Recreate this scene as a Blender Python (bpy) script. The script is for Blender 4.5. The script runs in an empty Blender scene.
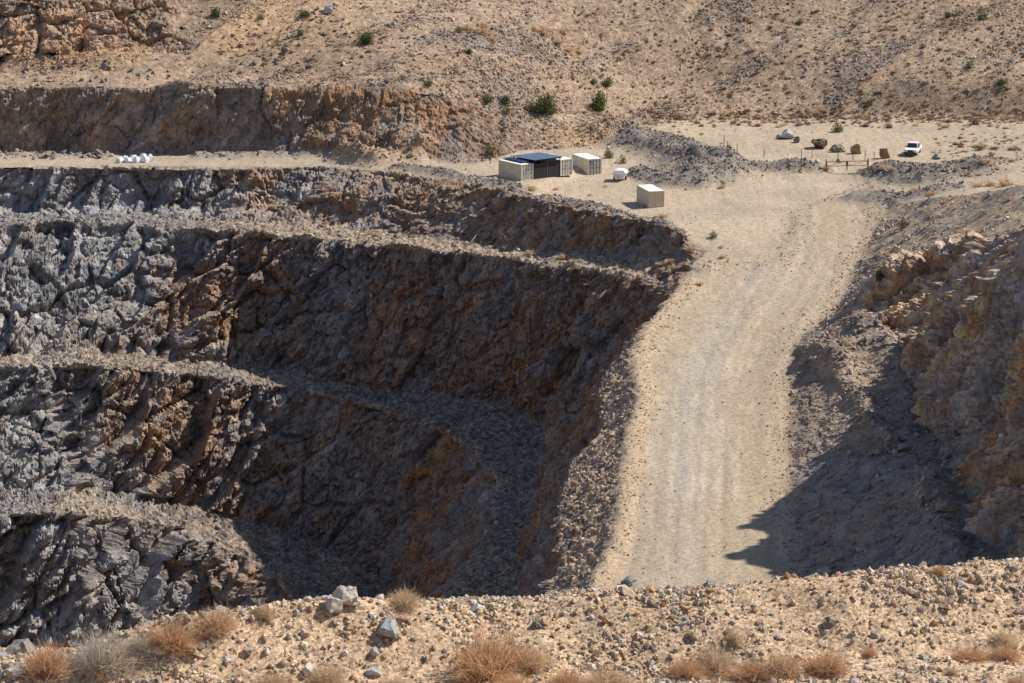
import bpy, bmesh, math, random
import numpy as np
from mathutils import Vector, Matrix
from mathutils.geometry import delaunay_2d_cdt

# ------------------------------------------------------------------ camera, sky, sun, exposure
scene = bpy.context.scene
COL = scene.collection
CAM = np.array([0.0, 0.0, 78.0]); FPX = 2904.0; PITCH = math.radians(13.0); IW, IH = 1024, 683
cam = bpy.data.cameras.new('camera'); cam.sensor_width = 36.0; cam.lens = 36.0 * FPX / IW
cam.clip_start = 0.5; cam.clip_end = 4000
co = bpy.data.objects.new('camera', cam); COL.objects.link(co)
co.location = CAM; co.rotation_euler = (math.radians(90) - PITCH, 0, 0)
scene.camera = co

SUN_EL, SUN_AZ = math.radians(45.0), math.radians(73.0)      # azimuth measured from +Y (view direction) towards +X
sun_vec = Vector((math.cos(SUN_EL) * math.sin(SUN_AZ), math.cos(SUN_EL) * math.cos(SUN_AZ), math.sin(SUN_EL)))
w = bpy.data.worlds.new('World'); scene.world = w; w.use_nodes = True
nt = w.node_tree; nt.nodes.clear()
sky = nt.nodes.new('ShaderNodeTexSky'); sky.sky_type = 'NISHITA'; sky.sun_disc = False
sky.sun_elevation = SUN_EL; sky.sun_rotation = SUN_AZ
sky.altitude = 1500; sky.air_density = 1.0; sky.dust_density = 1.0
bg = nt.nodes.new('ShaderNodeBackground'); bg.inputs['Strength'].default_value = 0.11
ow = nt.nodes.new('ShaderNodeOutputWorld')
nt.links.new(sky.outputs[0], bg.inputs[0]); nt.links.new(bg.outputs[0], ow.inputs[0])
sl = bpy.data.lights.new('sun', 'SUN'); sl.energy = 4.6; sl.angle = math.radians(0.53); sl.color = (1.0, 0.94, 0.855)
so = bpy.data.objects.new('sun', sl); COL.objects.link(so)
so.rotation_euler = sun_vec.to_track_quat('Z', 'Y').to_euler()
so.location = (200, 300, 200)
scene.view_settings.view_transform = 'Standard'; scene.view_settings.look = 'None'
scene.view_settings.exposure = 0.44; scene.view_settings.gamma = 1.0
scene.render.engine = 'CYCLES'
scene.cycles.max_bounces = 4; scene.cycles.diffuse_bounces = 3; scene.cycles.use_denoising = True

rng = np.random.default_rng(11)
random.seed(5)

# ------------------------------------------------------------------ picture <-> place
SP, CP = math.sin(PITCH), math.cos(PITCH)
def ray(x, y):                       # direction with unit forward (Y) component
    u = (x - IW / 2) / FPX; v = (IH / 2 - y) / FPX
    d = np.array([u, CP + v * SP, -SP + v * CP])
    return d / d[1]
def P(x, y, z):                      # the point of elevation z seen at a pixel
    d = ray(x, y); t = (z - CAM[2]) / d[2]
    return CAM + d * t
def D(x, y, dist):
    return CAM + ray(x, y) * dist
def project(p):
    q = np.asarray(p) - CAM
    f = q[..., 1] * CP - q[..., 2] * SP; up = q[..., 1] * SP + q[..., 2] * CP
    f = np.where(np.abs(f) < 1e-3, 1e-3, f)
    return IW / 2 + FPX * q[..., 0] / f, IH / 2 - FPX * up / f, f
GRADE = 0.15; YB = 425.0
def ramp_z(Y):
    t = (YB - Y); return -GRADE * (t if t > 12 else (0.0 if t < -12 else (t + 12) ** 2 / 48.0))
def RP(x, y):                        # point on the ramp plane
    d = ray(x, y); t = 420.0
    for _ in range(40):
        t = (ramp_z(d[1] * t) - CAM[2]) / d[2] * 0.5 + t * 0.5
    return CAM + d * t

# ------------------------------------------------------------------ breaklines of the terrain
LINES = {}
def line(name, pts, step=5.0):
    pts = [np.array(p, float) for p in pts]
    out = [pts[0]]
    for a, b in zip(pts[:-1], pts[1:]):
        n = max(1, int(np.linalg.norm(b - a) / step))
        for i in range(1, n + 1): out.append(a + (b - a) * i / n)
    LINES[name] = np.array(out)
def pl(lst): return [P(*p) for p in lst]

HT = pl([(-500,0,23),(-50,0,23),(60,0,23),(120,0,22.3),(200,0,21.5),(300,0,21.5),(400,0,21),(500,0,20),(600,0,19),(700,0,18.5),(850,0,18),(1024,0,18),(1500,0,19)])
line('HT', HT, 6)
line('HX', [p + (0, 60, 28) for p in HT], 25)
line('HY', [p + (p[0] * .5, 200, 58) for p in HT], 60)
line('HZ', [p + (p[0] * 2, 700, 75) for p in HT], 200)
line('OT', pl([(-500,64,12.5),(0,66,12.6),(60,64,12.9),(98,56,14),(125,38,16.3),(140,42,15.6),(165,53,14.2),(212,59,13.6)]), 4)
line('HM', pl([(500,80,10),(560,80,8),(620,80,6.5),(700,82,6),(850,82,6.5),(1024,84,7),(1500,86,9)]))
line('HB', pl([(-500,74,11.5),(0,74,11.5),(200,76,11.3),(330,78,11.2),(400,80,11),(450,84,10.5),(500,92,8.5),(560,105,5),(620,118,2),(700,121,1),(800,119,1),(900,116,1.5),(1024,117,2),(1500,120,4)]))
line('C5', pl([(-500,87,11),(0,87,11),(100,85,11.1),(200,87,11.05),(300,86,11.1),(400,88,10.9),(440,93,10),(470,103,8),(500,118,5),(520,130,3),(532,138,1.7)]), 4)
line('T5', pl([(-500,154,0),(0,154,0),(200,155,0),(330,157,.3),(400,160,.5),(450,162,0),(490,160,0),(515,154,0),(528,151,0)]), 4)
line('PB', pl([(560,150,0),(600,147,0),(640,140,0)]))
line('PD', pl([(640,152,0),(700,144,0),(800,152,.2),(900,152,.5),(1024,152,1.5),(1500,150,3)]), 8)
line('C4', pl([(-500,166,0),(0,167,0),(120,166,0),(200,167,0),(330,167,0),(400,173,0),(470,182,0),(520,195,0),(560,203,0),(600,212,0),(640,222,-.2),(680,236,-.8)]) + [RP(706,250)], 4)
line('F4', pl([(-500,204,-5.9),(0,206,-6.05),(120,205,-5.9),(220,209,-6.2),(270,202,-4.8),(335,194,-2.9),(430,192,-1.7),(500,199,-1.4),(560,212,-1.6),(610,226,-2),(645,241,-2.8)]), 4)
line('T3', pl([(-500,211,-6.6),(0,213,-6.6),(150,216,-6.7),(250,220,-6.9),(330,226,-7.3),(400,234,-7.3),(480,243,-7.1),(560,253,-6.5),(630,260,-5.4),(668,262,-4.6)]), 4)
line('C3', pl([(-500,240,-6.8),(-90,235,-6.8),(0,229,-6.8),(95,224,-6.8),(200,233,-7),(300,240,-7.5),(400,249,-7.6),(500,261,-7.4),(560,270,-6.9),(620,278,-6.3),(650,287,-6.1)]), 3)
line('T2', pl([(-500,366,-22),(-90,361,-22),(0,355,-22),(95,350,-22.1),(150,356,-23.2),(200,361,-24.6),(280,371,-26.7),(350,386,-27.7),(420,394,-28.1),(500,406,-27.8),(545,425,-28.9)]), 4)
line('C2', pl([(-500,378,-22.2),(-90,373,-22.2),(0,366,-22.3),(100,364,-22.5),(200,374,-25),(300,388,-27.6),(380,408,-29),(440,430,-30),(475,452,-30.7),(495,480,-31.6),(492,510,-33),(475,540,-34),(458,565,-35),(445,590,-36),(425,640,-38),(400,720,-41)]), 3.5)
line('T1', pl([(-500,502,-37.6),(-90,498,-37.6),(0,494,-37.7),(70,493,-38.2),(120,499,-41),(200,513,-44.6),(280,535,-47.8),(340,560,-51),(378,590,-53.4),(388,640,-55.5),(385,720,-57)]), 4)
line('C1', pl([(-500,526,-38),(-90,519,-38),(0,514,-38.1),(70,513,-38.6),(120,517,-41.3),(180,525,-44.2),(230,540,-46.7),(265,565,-49),(290,595,-51.2),(305,640,-54),(300,740,-56.5)]), 4)
line('T0', pl([(-500,654,-57.5),(0,656,-57.5),(100,664,-60),(160,682,-63),(190,722,-65),(205,790,-66)]), 5)
RL = [RP(*p) for p in ((706,250),(697,262),(683,282),(655,303),(634,335),(629,360),(632,400),(628,430),(618,480),(605,530),(592,575),(578,620),(560,690))]
RL = [p + (.55 * math.sin(k * 2.3) + .3 * math.sin(k * 5.1), 0, 0) for k, p in enumerate(RL)]
RLb = RL + [np.array([2.0, 262, ramp_z(262)])]
line('RL', RLb, 3)
line('RS', [p + (-o * (1 + .25 * math.sin(o * 37)), -o * .35, -o * .66) for p, o in zip(RL[4:], (2.5, 4, 5.2, 5.8, 6, 6.2, 6.4, 6.5, 6.5))], 4)
line('RT', pl([(546,450,-30),(538,480,-31.2),(530,520,-32.8),(522,560,-33.9),(515,600,-35.4),(500,660,-37.5),(480,740,-40.5)]), 4)
RR = [P(868,182,0), P(886,205,0)] + [RP(*p) for p in ((880,225),(866,255),(850,285),(833,312),(803,336),(794,360),(790,400),(788,440),(791,480),(796,520),(801,560),(806,610),(815,690))]
line('RR', RR + [np.array([29.0, 262, ramp_z(262)])], 3)
RM = [RP(*p) for p in ((790,215),(785,250),(765,290),(735,330),(715,370),(708,420),(705,470),(700,520),(697,570),(692,640))]
line('RM', RM, 5)
line('RB', pl([(816,339,-5.2),(824,352,-6.6),(832,375,-8.2),(843,400,-9.4),(858,430,-10.2),(874,460,-11.4),(892,490,-12.3),(911,520,-13),(930,560,-13.6),(950,620,-14.2),(975,690,-15)]), 3)
line('RC', pl([(862,306,-3.4),(875,318,-4.6),(888,335,-5.8),(906,362,-7.2),(925,400,-8.8),(940,440,-10.2),(957,480,-11.2),(975,520,-12),(992,560,-12.6),(1015,610,-13.2),(1050,690,-13.8)]), 3)
line('RX', pl([(858,294,-2.6),(885,272,0),(921,251,1.0),(957,240,2.4),(995,239,5.8),(1020,231,9.2)]) + [np.array(p) for p in ((63,341,12),(63.2,332,20.3),(62.8,318,19.8),(62,303,18.5),(62.5,270,21),(64,240,23),(66,200,25))], 3)  # unseen crest past the right frame edge, raised to shade the lower ramp
line('RU', pl([(897,222,0),(930,206,2),(960,196,4),(1024,186,8),(1150,182,12),(1400,180,20)]), 6)
line('RV', pl([(905,174,.4),(960,169,1.2),(1024,166,3),(1200,164,5),(1500,162,8)]), 6)
line('RW', [(85,340,20),(95,300,26),(100,240,32),(105,190,34)], 20)
# near side of the pit, hidden behind the foreground bank
line('NA', [(-160,300,-64),(-60,303,-65),(-30,300,-66)], 20)
line('NB', [(-12,262,-42),(3,250,-24),(30,250,-24),(52,245,-16)], 10)
line('NC', [(-200,200,-12),(0,180,4),(80,170,14)], 40)
line('FO', [(-60,58,57.5),(-14,55,59),(0,55,59.5),(14,56,60),(60,58,61)], 6)
line('FC', [D(-900,705,44), D(-100,700,45.5), D(0,670,46), D(70,652,46), D(130,634,46), D(180,619,46.2), D(230,611,46.6), D(300,604,47), D(350,600,47.2), D(480,598,48), D(650,589,48.5), D(760,580,49), D(860,577,49), D(940,570,49.5), D(1000,563,50), D(1100,556,50.2), D(1800,540,50)], 1)
line('FT', [D(-900,790,42), D(0,770,43.3), D(150,735,44.3), D(300,700,45.3), D(420,676,46.2), D(520,668,46.7), D(760,668,46.9), D(900,660,47.4), D(1024,654,47.8), D(1100,650,48), D(1800,640,48)], 1)
line('FR', [(-40,40,61.3),(-12,41,61.6),(0,41,61.7),(12,41,62.0),(40,40,62.4)], 2)
line('FS', [(-40,28,65.3),(0,28,65.3),(40,28,65.3)], 8)
line('FU', [(-40,12,72.0),(0,12,72.0),(40,12,72.0)], 10)
line('FV', [(-60,-3,76.4),(0,-3,76.4),(60,-3,76.4)], 15)
line('FW', [(-80,-30,80),(80,-30,80)], 40)

names = list(LINES)
V = []; E = []; vl = []
for k, nme in enumerate(names):
    b = len(V)
    for i, p in enumerate(LINES[nme]):
        V.append(p); vl.append(k)
        if i: E.append((b + i - 1, b + i))
V = np.array(V)
res = delaunay_2d_cdt([Vector((p[0], p[1])) for p in V], E, [], 0, 1e-4)
rv, re_, rf, ov = res[0], res[1], res[2], res[3]
TV = np.zeros((len(rv), 3)); TL = []
for i, v2 in enumerate(rv):
    TV[i, :2] = v2
    if ov[i]: TV[i, 2] = V[ov[i][0], 2]; TL.append({names[vl[j]] for j in ov[i]})
    else:     # a crossing of two lines: take the nearest known point
        j = np.argmin(((V[:, :2] - TV[i, :2]) ** 2).sum(1)); TV[i, 2] = V[j, 2]; TL.append({names[vl[j]]})
TF = np.array([f for f in rf])

REG = ['hillside','haul_road','gravel_flat','bench1','bench2','bench3','road4','bench5','face1','face2','face3','face4','face5','ramp_wall','side_face','side_bench','right_wall','pit_floor','foreground','near_slope','outcrop','spill','right_top']
RI = {n: i for i, n in enumerate(REG)}
RULES = [('foreground', {'FO','FC','FT','FR','FS','FU','FV','FW'}),
 ('haul_road', {'RL','RM','RR','NB'}),
 ('bench1', {'T1','C1'}), ('bench2', {'T2','C2','RT'}), ('bench3', {'T3','C3'}), ('road4', {'T5','C4'}), ('bench5', {'HB','C5'}),
 ('face1', {'C1','T0'}), ('face2', {'C2','T1'}), ('pit_floor', {'T0','NA'}), ('face4', {'C4','F4','T3'}),
 ('spill', {'RL','RS'}), ('face3', {'C3','T2'}), ('face5', {'C5','T5'}),
 ('ramp_wall', {'RS','RT','T2','C3','RL'}), ('face4', {'T3','C3','RL','C4','F4'}),
 ('side_face', {'RR','RB','NB'}), ('side_face', {'RR','RC','RB'}), ('side_face', {'RR','RC','RX'}), ('side_bench', {'RB','RC','RX'}) , ('right_wall', {'RC','RX'}),
 ('outcrop', {'OT','HT'}), ('right_top', {'RX','RU','RW','RR'}),
 ('gravel_flat', {'PB','PD','RR','RM','RL','C4','T5','RV','RU'}), ('hillside', {'PB','HB','C5','HM'}), ('hillside', {'PB','C5','T5'}), ('gravel_flat', {'PD','HB','RV','PB'}), ('gravel_flat', {'PB','PD','RR','RM','RL','C4','T5','RV','RU','F4'}),
 ('hillside', {'HZ','HY','HX','HT','HM','OT','HB','C5','PB','T5','PD','RV','RU','RW'})]
def region(s):
    for r, ok in RULES:
        if s <= ok: return RI[r]
    return RI['near_slope']
FREG = np.array([region(set().union(*[TL[i] for i in f])) for f in TF])
# OT / HT triangles right of the crag are open hillside; RX-only triangles belong to the wall
cx = project(TV[TF].mean(1))[0]
FREG[(FREG == RI['outcrop']) & (cx > 214)] = RI['hillside']
only = np.array([set().union(*[TL[i] for i in f]) <= {'RC', 'RX'} for f in TF])
FREG[only] = RI['right_wall']

# ------------------------------------------------------------------ refine the triangles evenly in 3-D
def target_len(m):
    px, py, f = project(m)
    X, Y = m[:, 0], m[:, 1]
    L = np.full(len(m), 0.49)
    out = np.maximum(np.maximum(-px, px - 1024), 0) / 1024.0
    L = L + np.clip(out * 30 - .6, 0, 10)
    L = np.where((py < -12), np.maximum(L, .8 + (-12 - py) / 12), L)
    L = np.where(py > 690, np.maximum(L, 2.5), L)
    L = np.where(Y < 245, 7.0, L)
    near = (Y < 70)
    L = np.where(near, 2.5, L)
    L = np.where(near & (Y > 43.2) & (Y < 51.2) & (np.abs(X) < 10.5), 0.125, L)
    L = np.where(near & (Y > 40) & (Y <= 43.2) & (np.abs(X) < 14), 0.5, L)
    return np.minimum(L, 60)
REGL = np.full(len(REG), .5)
for r, l in (('haul_road', .95), ('gravel_flat', 1.0), ('road4', .8), ('hillside', .72), ('bench5', .7), ('right_top', .65), ('near_slope', 6), ('pit_floor', 4), ('foreground', .05), ('bench1', .6), ('bench2', .6), ('bench3', .6)): REGL[RI[r]] = l
Vx, F, R_ = TV, TF, FREG
for it in range(16):
    e = np.concatenate([F[:, [0, 1]], F[:, [1, 2]], F[:, [2, 0]]]); e.sort(1)
    key = e[:, 0].astype(np.int64) * len(Vx) + e[:, 1]
    uk, inv = np.unique(key, return_inverse=True)
    a, b = uk // len(Vx), uk % len(Vx)
    ln = np.linalg.norm(Vx[a] - Vx[b], axis=1); mid = (Vx[a] + Vx[b]) / 2
    lf = REGL[R_]; le = np.full(len(uk), 99.0); np.minimum.at(le, inv, np.tile(lf, 3))
    mark = ln > np.maximum(target_len(mid), le)
    if not mark.any(): break
    idx = np.full(len(uk), -1); idx[mark] = len(Vx) + np.arange(mark.sum())
    Vx = np.concatenate([Vx, mid[mark]])
    n = len(F); m = idx[inv].reshape(3, n).T            # midpoints of edges 01,12,20
    nm = (m >= 0).sum(1)
    nf, nr = [F[nm == 0]], [R_[nm == 0]]
    s = nm == 3
    f, q, r = F[s], m[s], R_[s]
    for t in ((f[:, 0], q[:, 0], q[:, 2]), (q[:, 0], f[:, 1], q[:, 1]), (q[:, 2], q[:, 1], f[:, 2]), (q[:, 0], q[:, 1], q[:, 2])):
        nf.append(np.stack(t, 1)); nr.append(r)
    for k in range(3):
        s = (nm == 1) & (m[:, k] >= 0)
        f = np.roll(F[s], -k, 1); q = m[s, k]; r = R_[s]
        nf += [np.stack((f[:, 0], q, f[:, 2]), 1), np.stack((q, f[:, 1], f[:, 2]), 1)]; nr += [r, r]
        s = (nm == 2) & (m[:, k] < 0)                    # edge k unmarked
        f = np.roll(F[s], -k, 1); q = np.roll(m[s], -k, 1); r = R_[s]
        nf += [np.stack((f[:, 0], f[:, 1], q[:, 1]), 1), np.stack((f[:, 0], q[:, 1], q[:, 2]), 1), np.stack((q[:, 2], q[:, 1], f[:, 2]), 1)]; nr += [r, r, r]
    F = np.concatenate(nf); R_ = np.concatenate(nr)
NV = len(Vx)
print('terrain', NV, 'verts', len(F), 'faces')

# ------------------------------------------------------------------ noise
def h3(i, seed):
    x = (i[..., 0].astype(np.uint32) * np.uint32(374761393)) ^ (i[..., 1].astype(np.uint32) * np.uint32(668265263)) ^ (i[..., 2].astype(np.uint32) * np.uint32(2147483647)) ^ np.uint32((seed * 2654435761) & 0xffffffff)
    x = (x ^ (x >> np.uint32(13))) * np.uint32(1274126177); x ^= x >> np.uint32(16)
    x = x * np.uint32(2246822519); x ^= x >> np.uint32(13); x = x * np.uint32(3266489917); x ^= x >> np.uint32(15)
    return x.astype(np.float64) / 4294967296.0
NTAB = np.random.default_rng(3).uniform(-1, 1, 64 ** 3).astype(np.float32)
def vnoise(p, seed=0):
    p = p.astype(np.float32) + np.float32(seed * 7.31)
    i = np.floor(p).astype(np.int32); f = p - i; f = f * f * (3 - 2 * f)
    ix, iy, iz = ((i[:, k] + 31 * seed) & 63 for k in range(3))
    jx, jy, jz = (ix + 1) & 63, (iy + 1) & 63, (iz + 1) & 63
    ix <<= 12; jx <<= 12; iy <<= 6; jy <<= 6
    fx, fy, fz = f[:, 0], f[:, 1], f[:, 2]; T = NTAB
    a = T[ix | iy | iz]; a += (T[jx | iy | iz] - a) * fx
    b = T[ix | jy | iz]; b += (T[jx | jy | iz] - b) * fx
    c = T[ix | iy | jz]; c += (T[jx | iy | jz] - c) * fx
    d = T[ix | jy | jz]; d += (T[jx | jy | jz] - d) * fx
    a += (b - a) * fy; c += (d - c) * fy
    return a + (c - a) * fz
def fbm(p, size, octs=4, seed=0, gain=.5):
    r = 0; amp = 1; q = p / size
    for o in range(octs):
        r = r + amp * vnoise(q + 17.3 * o, seed + o); q = q * 2.03; amp *= gain
    return r
def cells(p, seed):
    b = np.floor(p - .5).astype(np.int64)
    best = np.full(len(p), 9e9); sec = best.copy(); dl = np.zeros_like(p); cid = np.zeros_like(b)
    for dx in (0, 1):
        for dy in (0, 1):
            for dz in (0, 1):
                c = b + np.array([dx, dy, dz])
                ctr = c + .5 + .78 * (np.stack([h3(c, seed + k) for k in (1, 2, 3)], 1) - .5)
                d = p - ctr; dd = (d * d).sum(1)
                s = dd < best
                sec = np.where(s, best, np.minimum(sec, dd)); best = np.where(s, dd, best)
                dl[s] = d[s]; cid[s] = c[s]
    return dl, cid, np.sqrt(sec) - np.sqrt(best)
def facets(p, size, seed, tilt=.9):
    """blocky relief: each cell a tilted plane with its own offset; returns relief (-1..1), random id, edge distance"""
    dl, cid, edge = cells(p / size, seed)
    g = np.stack([h3(cid, seed + k) for k in (5, 6, 7)], 1) * 2 - 1
    o = h3(cid, seed + 8) * 2 - 1
    return o * .75 + tilt * (g * dl).sum(1) - .7 * np.exp(-(edge / .07) ** 2), h3(cid, seed + 9), edge

# ------------------------------------------------------------------ vertex tools
e = np.concatenate([F[:, [0, 1]], F[:, [1, 2]], F[:, [2, 0]]]); e.sort(1)
ue = np.unique(e[:, 0].astype(np.int64) * NV + e[:, 1]); EA, EB = ue // NV, ue % NV
deg = np.bincount(EA, minlength=NV) + np.bincount(EB, minlength=NV)
def avg(a):
    return (np.bincount(EA, a[EB], NV) + np.bincount(EB, a[EA], NV)) / np.maximum(deg, 1)
def smooth(a, n, wgt=1.0):
    for _ in range(n): a = a + wgt * .6 * (avg(a) - a)
    return a
vc = np.bincount(F.ravel(), minlength=NV)
def mask(*regs, n=2):
    on = np.isin(R_, [RI[r] for r in regs]).astype(float)
    a = sum(np.bincount(F[:, k], on, NV) for k in range(3)) / np.maximum(vc, 1)
    return smooth(a, n)
def normals(Vx):
    n = np.cross(Vx[F[:, 1]] - Vx[F[:, 0]], Vx[F[:, 2]] - Vx[F[:, 0]])
    n[n[:, 2] < 0] *= -1
    vn = np.stack([sum(np.bincount(F[:, k], n[:, c], NV) for k in range(3)) for c in range(3)], 1)
    return vn / np.maximum(np.linalg.norm(vn, axis=1, keepdims=True), 1e-9)
def ridge(pts, h, wd, plateau=0.0):
    """a bank of height h along a plan polyline"""
    pts = [np.asarray(p)[:2] for p in pts]
    X = Vx[:, :2]; best = np.full(NV, 1e9)
    lo = np.min(pts, 0) - 3 * wd - plateau; hi = np.max(pts, 0) + 3 * wd + plateau
    s = np.where(((X > lo) & (X < hi)).all(1))[0]; x = X[s]; bs = best[s]
    for a, b in zip(pts[:-1], pts[1:]):
        d = b - a; t = np.clip(((x - a) @ d) / (d @ d), 0, 1)
        bs = np.minimum(bs, np.linalg.norm(x - a - t[:, None] * d, axis=1))
    pr = np.exp(-(np.maximum(bs - plateau, 0) / wd) ** 2)
    hh = h * (1 + .35 * fbm(np.concatenate([x, x[:, :1] * 0], 1), 3.5, 3, 71))
    Vx[s, 2] += pr * hh
    out = np.zeros(NV); out[s] = pr
    return out

m_face = mask('face1', 'face2', 'face3', 'face4', 'face5', 'ramp_wall', 'right_wall', 'outcrop', 'side_face')
m_hill = mask('hillside', 'bench5', n=3)
m_fore = mask('foreground')
m_near = mask('near_slope', 'pit_floor')
m_road = mask('haul_road', n=3)
m_flat = mask('gravel_flat', 'road4', n=3)
m_bench = mask('bench1', 'bench2', 'bench3', 'side_bench', n=2)
m_spill = mask('spill', n=2)
m_rtop = mask('right_top', n=2)
m_reg = {r: mask(r, n=3) for r in ('face1', 'face2', 'face3', 'face4', 'face5', 'right_wall', 'outcrop', 'ramp_wall', 'side_face', 'bench2', 'bench3', 'bench5', 'side_bench', 'road4', 'bench1')}
# round the breaklines, more on the hill
for c in range(3):
    a = Vx[:, c].copy()
    s1 = smooth(a, 5); s2 = smooth(s1, 14) if c == 2 else s1
    wf = np.clip(m_fore, 0, 1)
    Vx[:, c] = s1 * (1 - m_hill) + s2 * m_hill
    Vx[:, c] = Vx[:, c] * (1 - wf) + (smooth(s1, 4)) * wf

# banks, spoil heaps and windrows
def pts(*l): return [P(*p) for p in l]
k_mound = ridge(pts((618,142,0),(650,146,0),(680,155,0),(702,168,0),(714,176,0)), 2.1, 3.4, 2.2)
k_mound = np.maximum(k_mound, ridge(pts((640,172,0),(668,180,0),(700,182,0)), 1.0, 1.6, .8))
k_gate = ridge(pts((705,166,0),(740,168,0),(785,170,0),(812,170,0)), 1.35, 1.7, .8)
k_right = ridge(pts((890,177,0),(905,180,0),(935,186,0),(975,183,0)), 1.6, 3.0, 2.4)
k_right = np.maximum(k_right, ridge(pts((868,199,0),(905,203,0),(940,204,0)), .9, 2.4, 1.6))
k_edge = ridge(pts((520,190,0),(560,198,0),(600,207,0),(635,216,0),(660,228,0),(690,242,0)), .5, 1.9, .6)
k_edge = np.maximum(k_edge, ridge(pts((545,192,0),(590,200,0),(630,212,0),(668,228,0)), .55, 1.6, 1.2))
k_edge = np.maximum(k_edge, ridge(pts((400,170,0),(440,174,0),(480,181,0),(515,188,0)), .8, 1.3, .3))
k_bank = ridge(pts((200,157,0),(330,158,0),(410,160,0),(478,163,0)), .9, 1.1, .3)
k_l5 = ridge(pts((0,157,0),(60,157,0),(110,157,0)), .7, 1.2, .2)
k_tal5 = ridge(pts((345,150,2),(375,147,3),(410,151,2)), 2.6, 2.2, .3)
k_ramp = ridge([p + (1.2, 0, 0) for p in RL[2:]], .42, 1.1, .3)
k_side = ridge(pts((834,340,-4.8),(848,362,-5.8),(862,386,-7),(874,412,-8.2),(886,434,-9)), 1.3, 1.25, .25)
k_b3 = ridge([p + (0, .9, 0) for p in LINES['C3']], .7, .8, .2)
k_b2 = ridge([p + (0, 3.0, 0) for p in LINES['T2'][:-4]], 1.1, 2.2, .2)
k_b1 = ridge([p + (0, -1.5, 0) for p in LINES['T1'][:-6]], 1.0, 1.8, .2)
k_tal = ridge(pts((20,72,11.6),(60,70,12),(100,66,12.5),(130,64,12.5)), 1.6, 2.4, .6)
k_hump = ridge(pts((862,312,-3.5),(885,335,-5.5),(900,360,-6.5)), 1.2, 2.0, .3)
k_corner = ridge(pts((915,470,-10),(935,500,-10.5),(950,540,-11)), 1.6, 2.4, .5)

N0 = normals(Vx)
slope = 1 - N0[:, 2]
# dipping joints: stretch the block pattern along a steep axis
dip = np.array([.58, -.2, .79]); dip /= np.linalg.norm(dip)
def stretch(p, k): return p - np.outer(p @ dip, dip) * (1 - 1 / k)
px, py, pf = project(Vx)
m_face = m_face * (1 - m_reg['outcrop'] * (1 - np.clip((200 - px + 18 * vnoise(Vx / 3, 66)) / 45, 0, 1)))
R_[(R_ == RI['outcrop']) & (m_face[F].mean(1) < .4)] = RI['hillside']
wl = Vx + (.35 + .8 * np.clip((px - 250) / 200, 0, 1))[:, None] * np.stack([vnoise(Vx / 5, 31), vnoise(Vx / 5, 32), vnoise(Vx / 5, 33)], 1)
fac = np.where((m_face > .01) | (m_bench + m_spill > .2) & (Vx[:, 1] > 245))[0]
big = np.zeros(NV); mid_ = np.zeros(NV); sml = np.zeros(NV); tin = np.zeros(NV)
idb = np.full(NV, .5); idm = np.full(NV, .5); ids = np.full(NV, .5); edm = np.ones(NV)
q = stretch(wl[fac], 1.7)
d2 = np.array([.47, .1, .87]); d2 /= np.linalg.norm(d2); rw = m_reg['right_wall'][fac] > .5
wq = Vx[fac][rw] + .8 * (wl[fac][rw] - Vx[fac][rw]); q[rw] = wq - np.outer(wq @ d2, d2) * .8
big[fac], idb[fac], _ = facets(q, 7.0, 101)
mid_[fac], idm[fac], edm[fac] = facets(q, 3.0, 202)
q2 = stretch(Vx[fac], 1.7); q2[rw] = Vx[fac][rw] - np.outer(Vx[fac][rw] @ d2, d2) * .72
sml[fac], ids[fac], _ = facets(q2, 1.35, 303)
tin[fac], _, _ = facets(Vx[fac], .7, 404)
left_rough = 1 + .4 * np.clip((330 - px) / 250, 0, 1)          # the west end is broken into buttresses
slab = np.clip(np.clip((300 - px) / 160, 0, 1) * (1 - m_reg['face5']) + m_reg['outcrop'], 0, 1)
amp = m_face * (1 + .85 * m_reg['right_wall']) * np.where(m_reg['face5'] > .5, .5, 1.0) * np.where(m_reg['face4'] > .5, .85, 1) * np.where(m_reg['side_face'] > .5, .3, 1)
disp = amp * ((1.15 + .7 * slab) * big + (.55 + .25 * slab) * mid_ + (.46 - .12 * slab) * sml + (.36 - .12 * slab) * tin)
disp += m_face * left_rough * .9 * fbm(Vx, 16, 3, 55)
# buttresses: broad sides turned to the east, sharp drops to the west
us = (Vx[:, 0] - .8 * Vx[:, 2] + 4.0 * fbm(Vx, 14, 2, 57)) / 10.5
saw = 1 - (us - np.floor(us)); saw = np.where(saw > .9, (1 - saw) * 9, saw)
us2 = (Vx[:, 0] - .95 * Vx[:, 2] + 2.2 * fbm(Vx, 6, 2, 58)) / 3.7
saw2 = 1 - (us2 - np.floor(us2)); saw2 = np.where(saw2 > .88, (1 - saw2) * 7.33, saw2)
lft = np.clip((350 - px) / 160, 0, 1) * (m_reg['face1'] + m_reg['face2'] + m_reg['face3'] + .45 * m_reg['face4'] + .12 * m_reg['face5'])
disp += (lft * 3.8 + .5 * m_face) * (saw - .5) + (lft * 1.7 + .35 * m_face) * (saw2 - .5)
# gullies running down the right-hand wall
u = Vx[:, 1] * .55 + Vx[:, 2] * .12 + 1.2 * vnoise(Vx / 6, 61)
disp += m_reg['right_wall'] * 1.7 * (np.abs(((u / 2.6) % 2) - 1) * 2 - 1)
dn = N0.copy(); dn[:, 2] *= .45
Vx += dn * disp[:, None]
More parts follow.
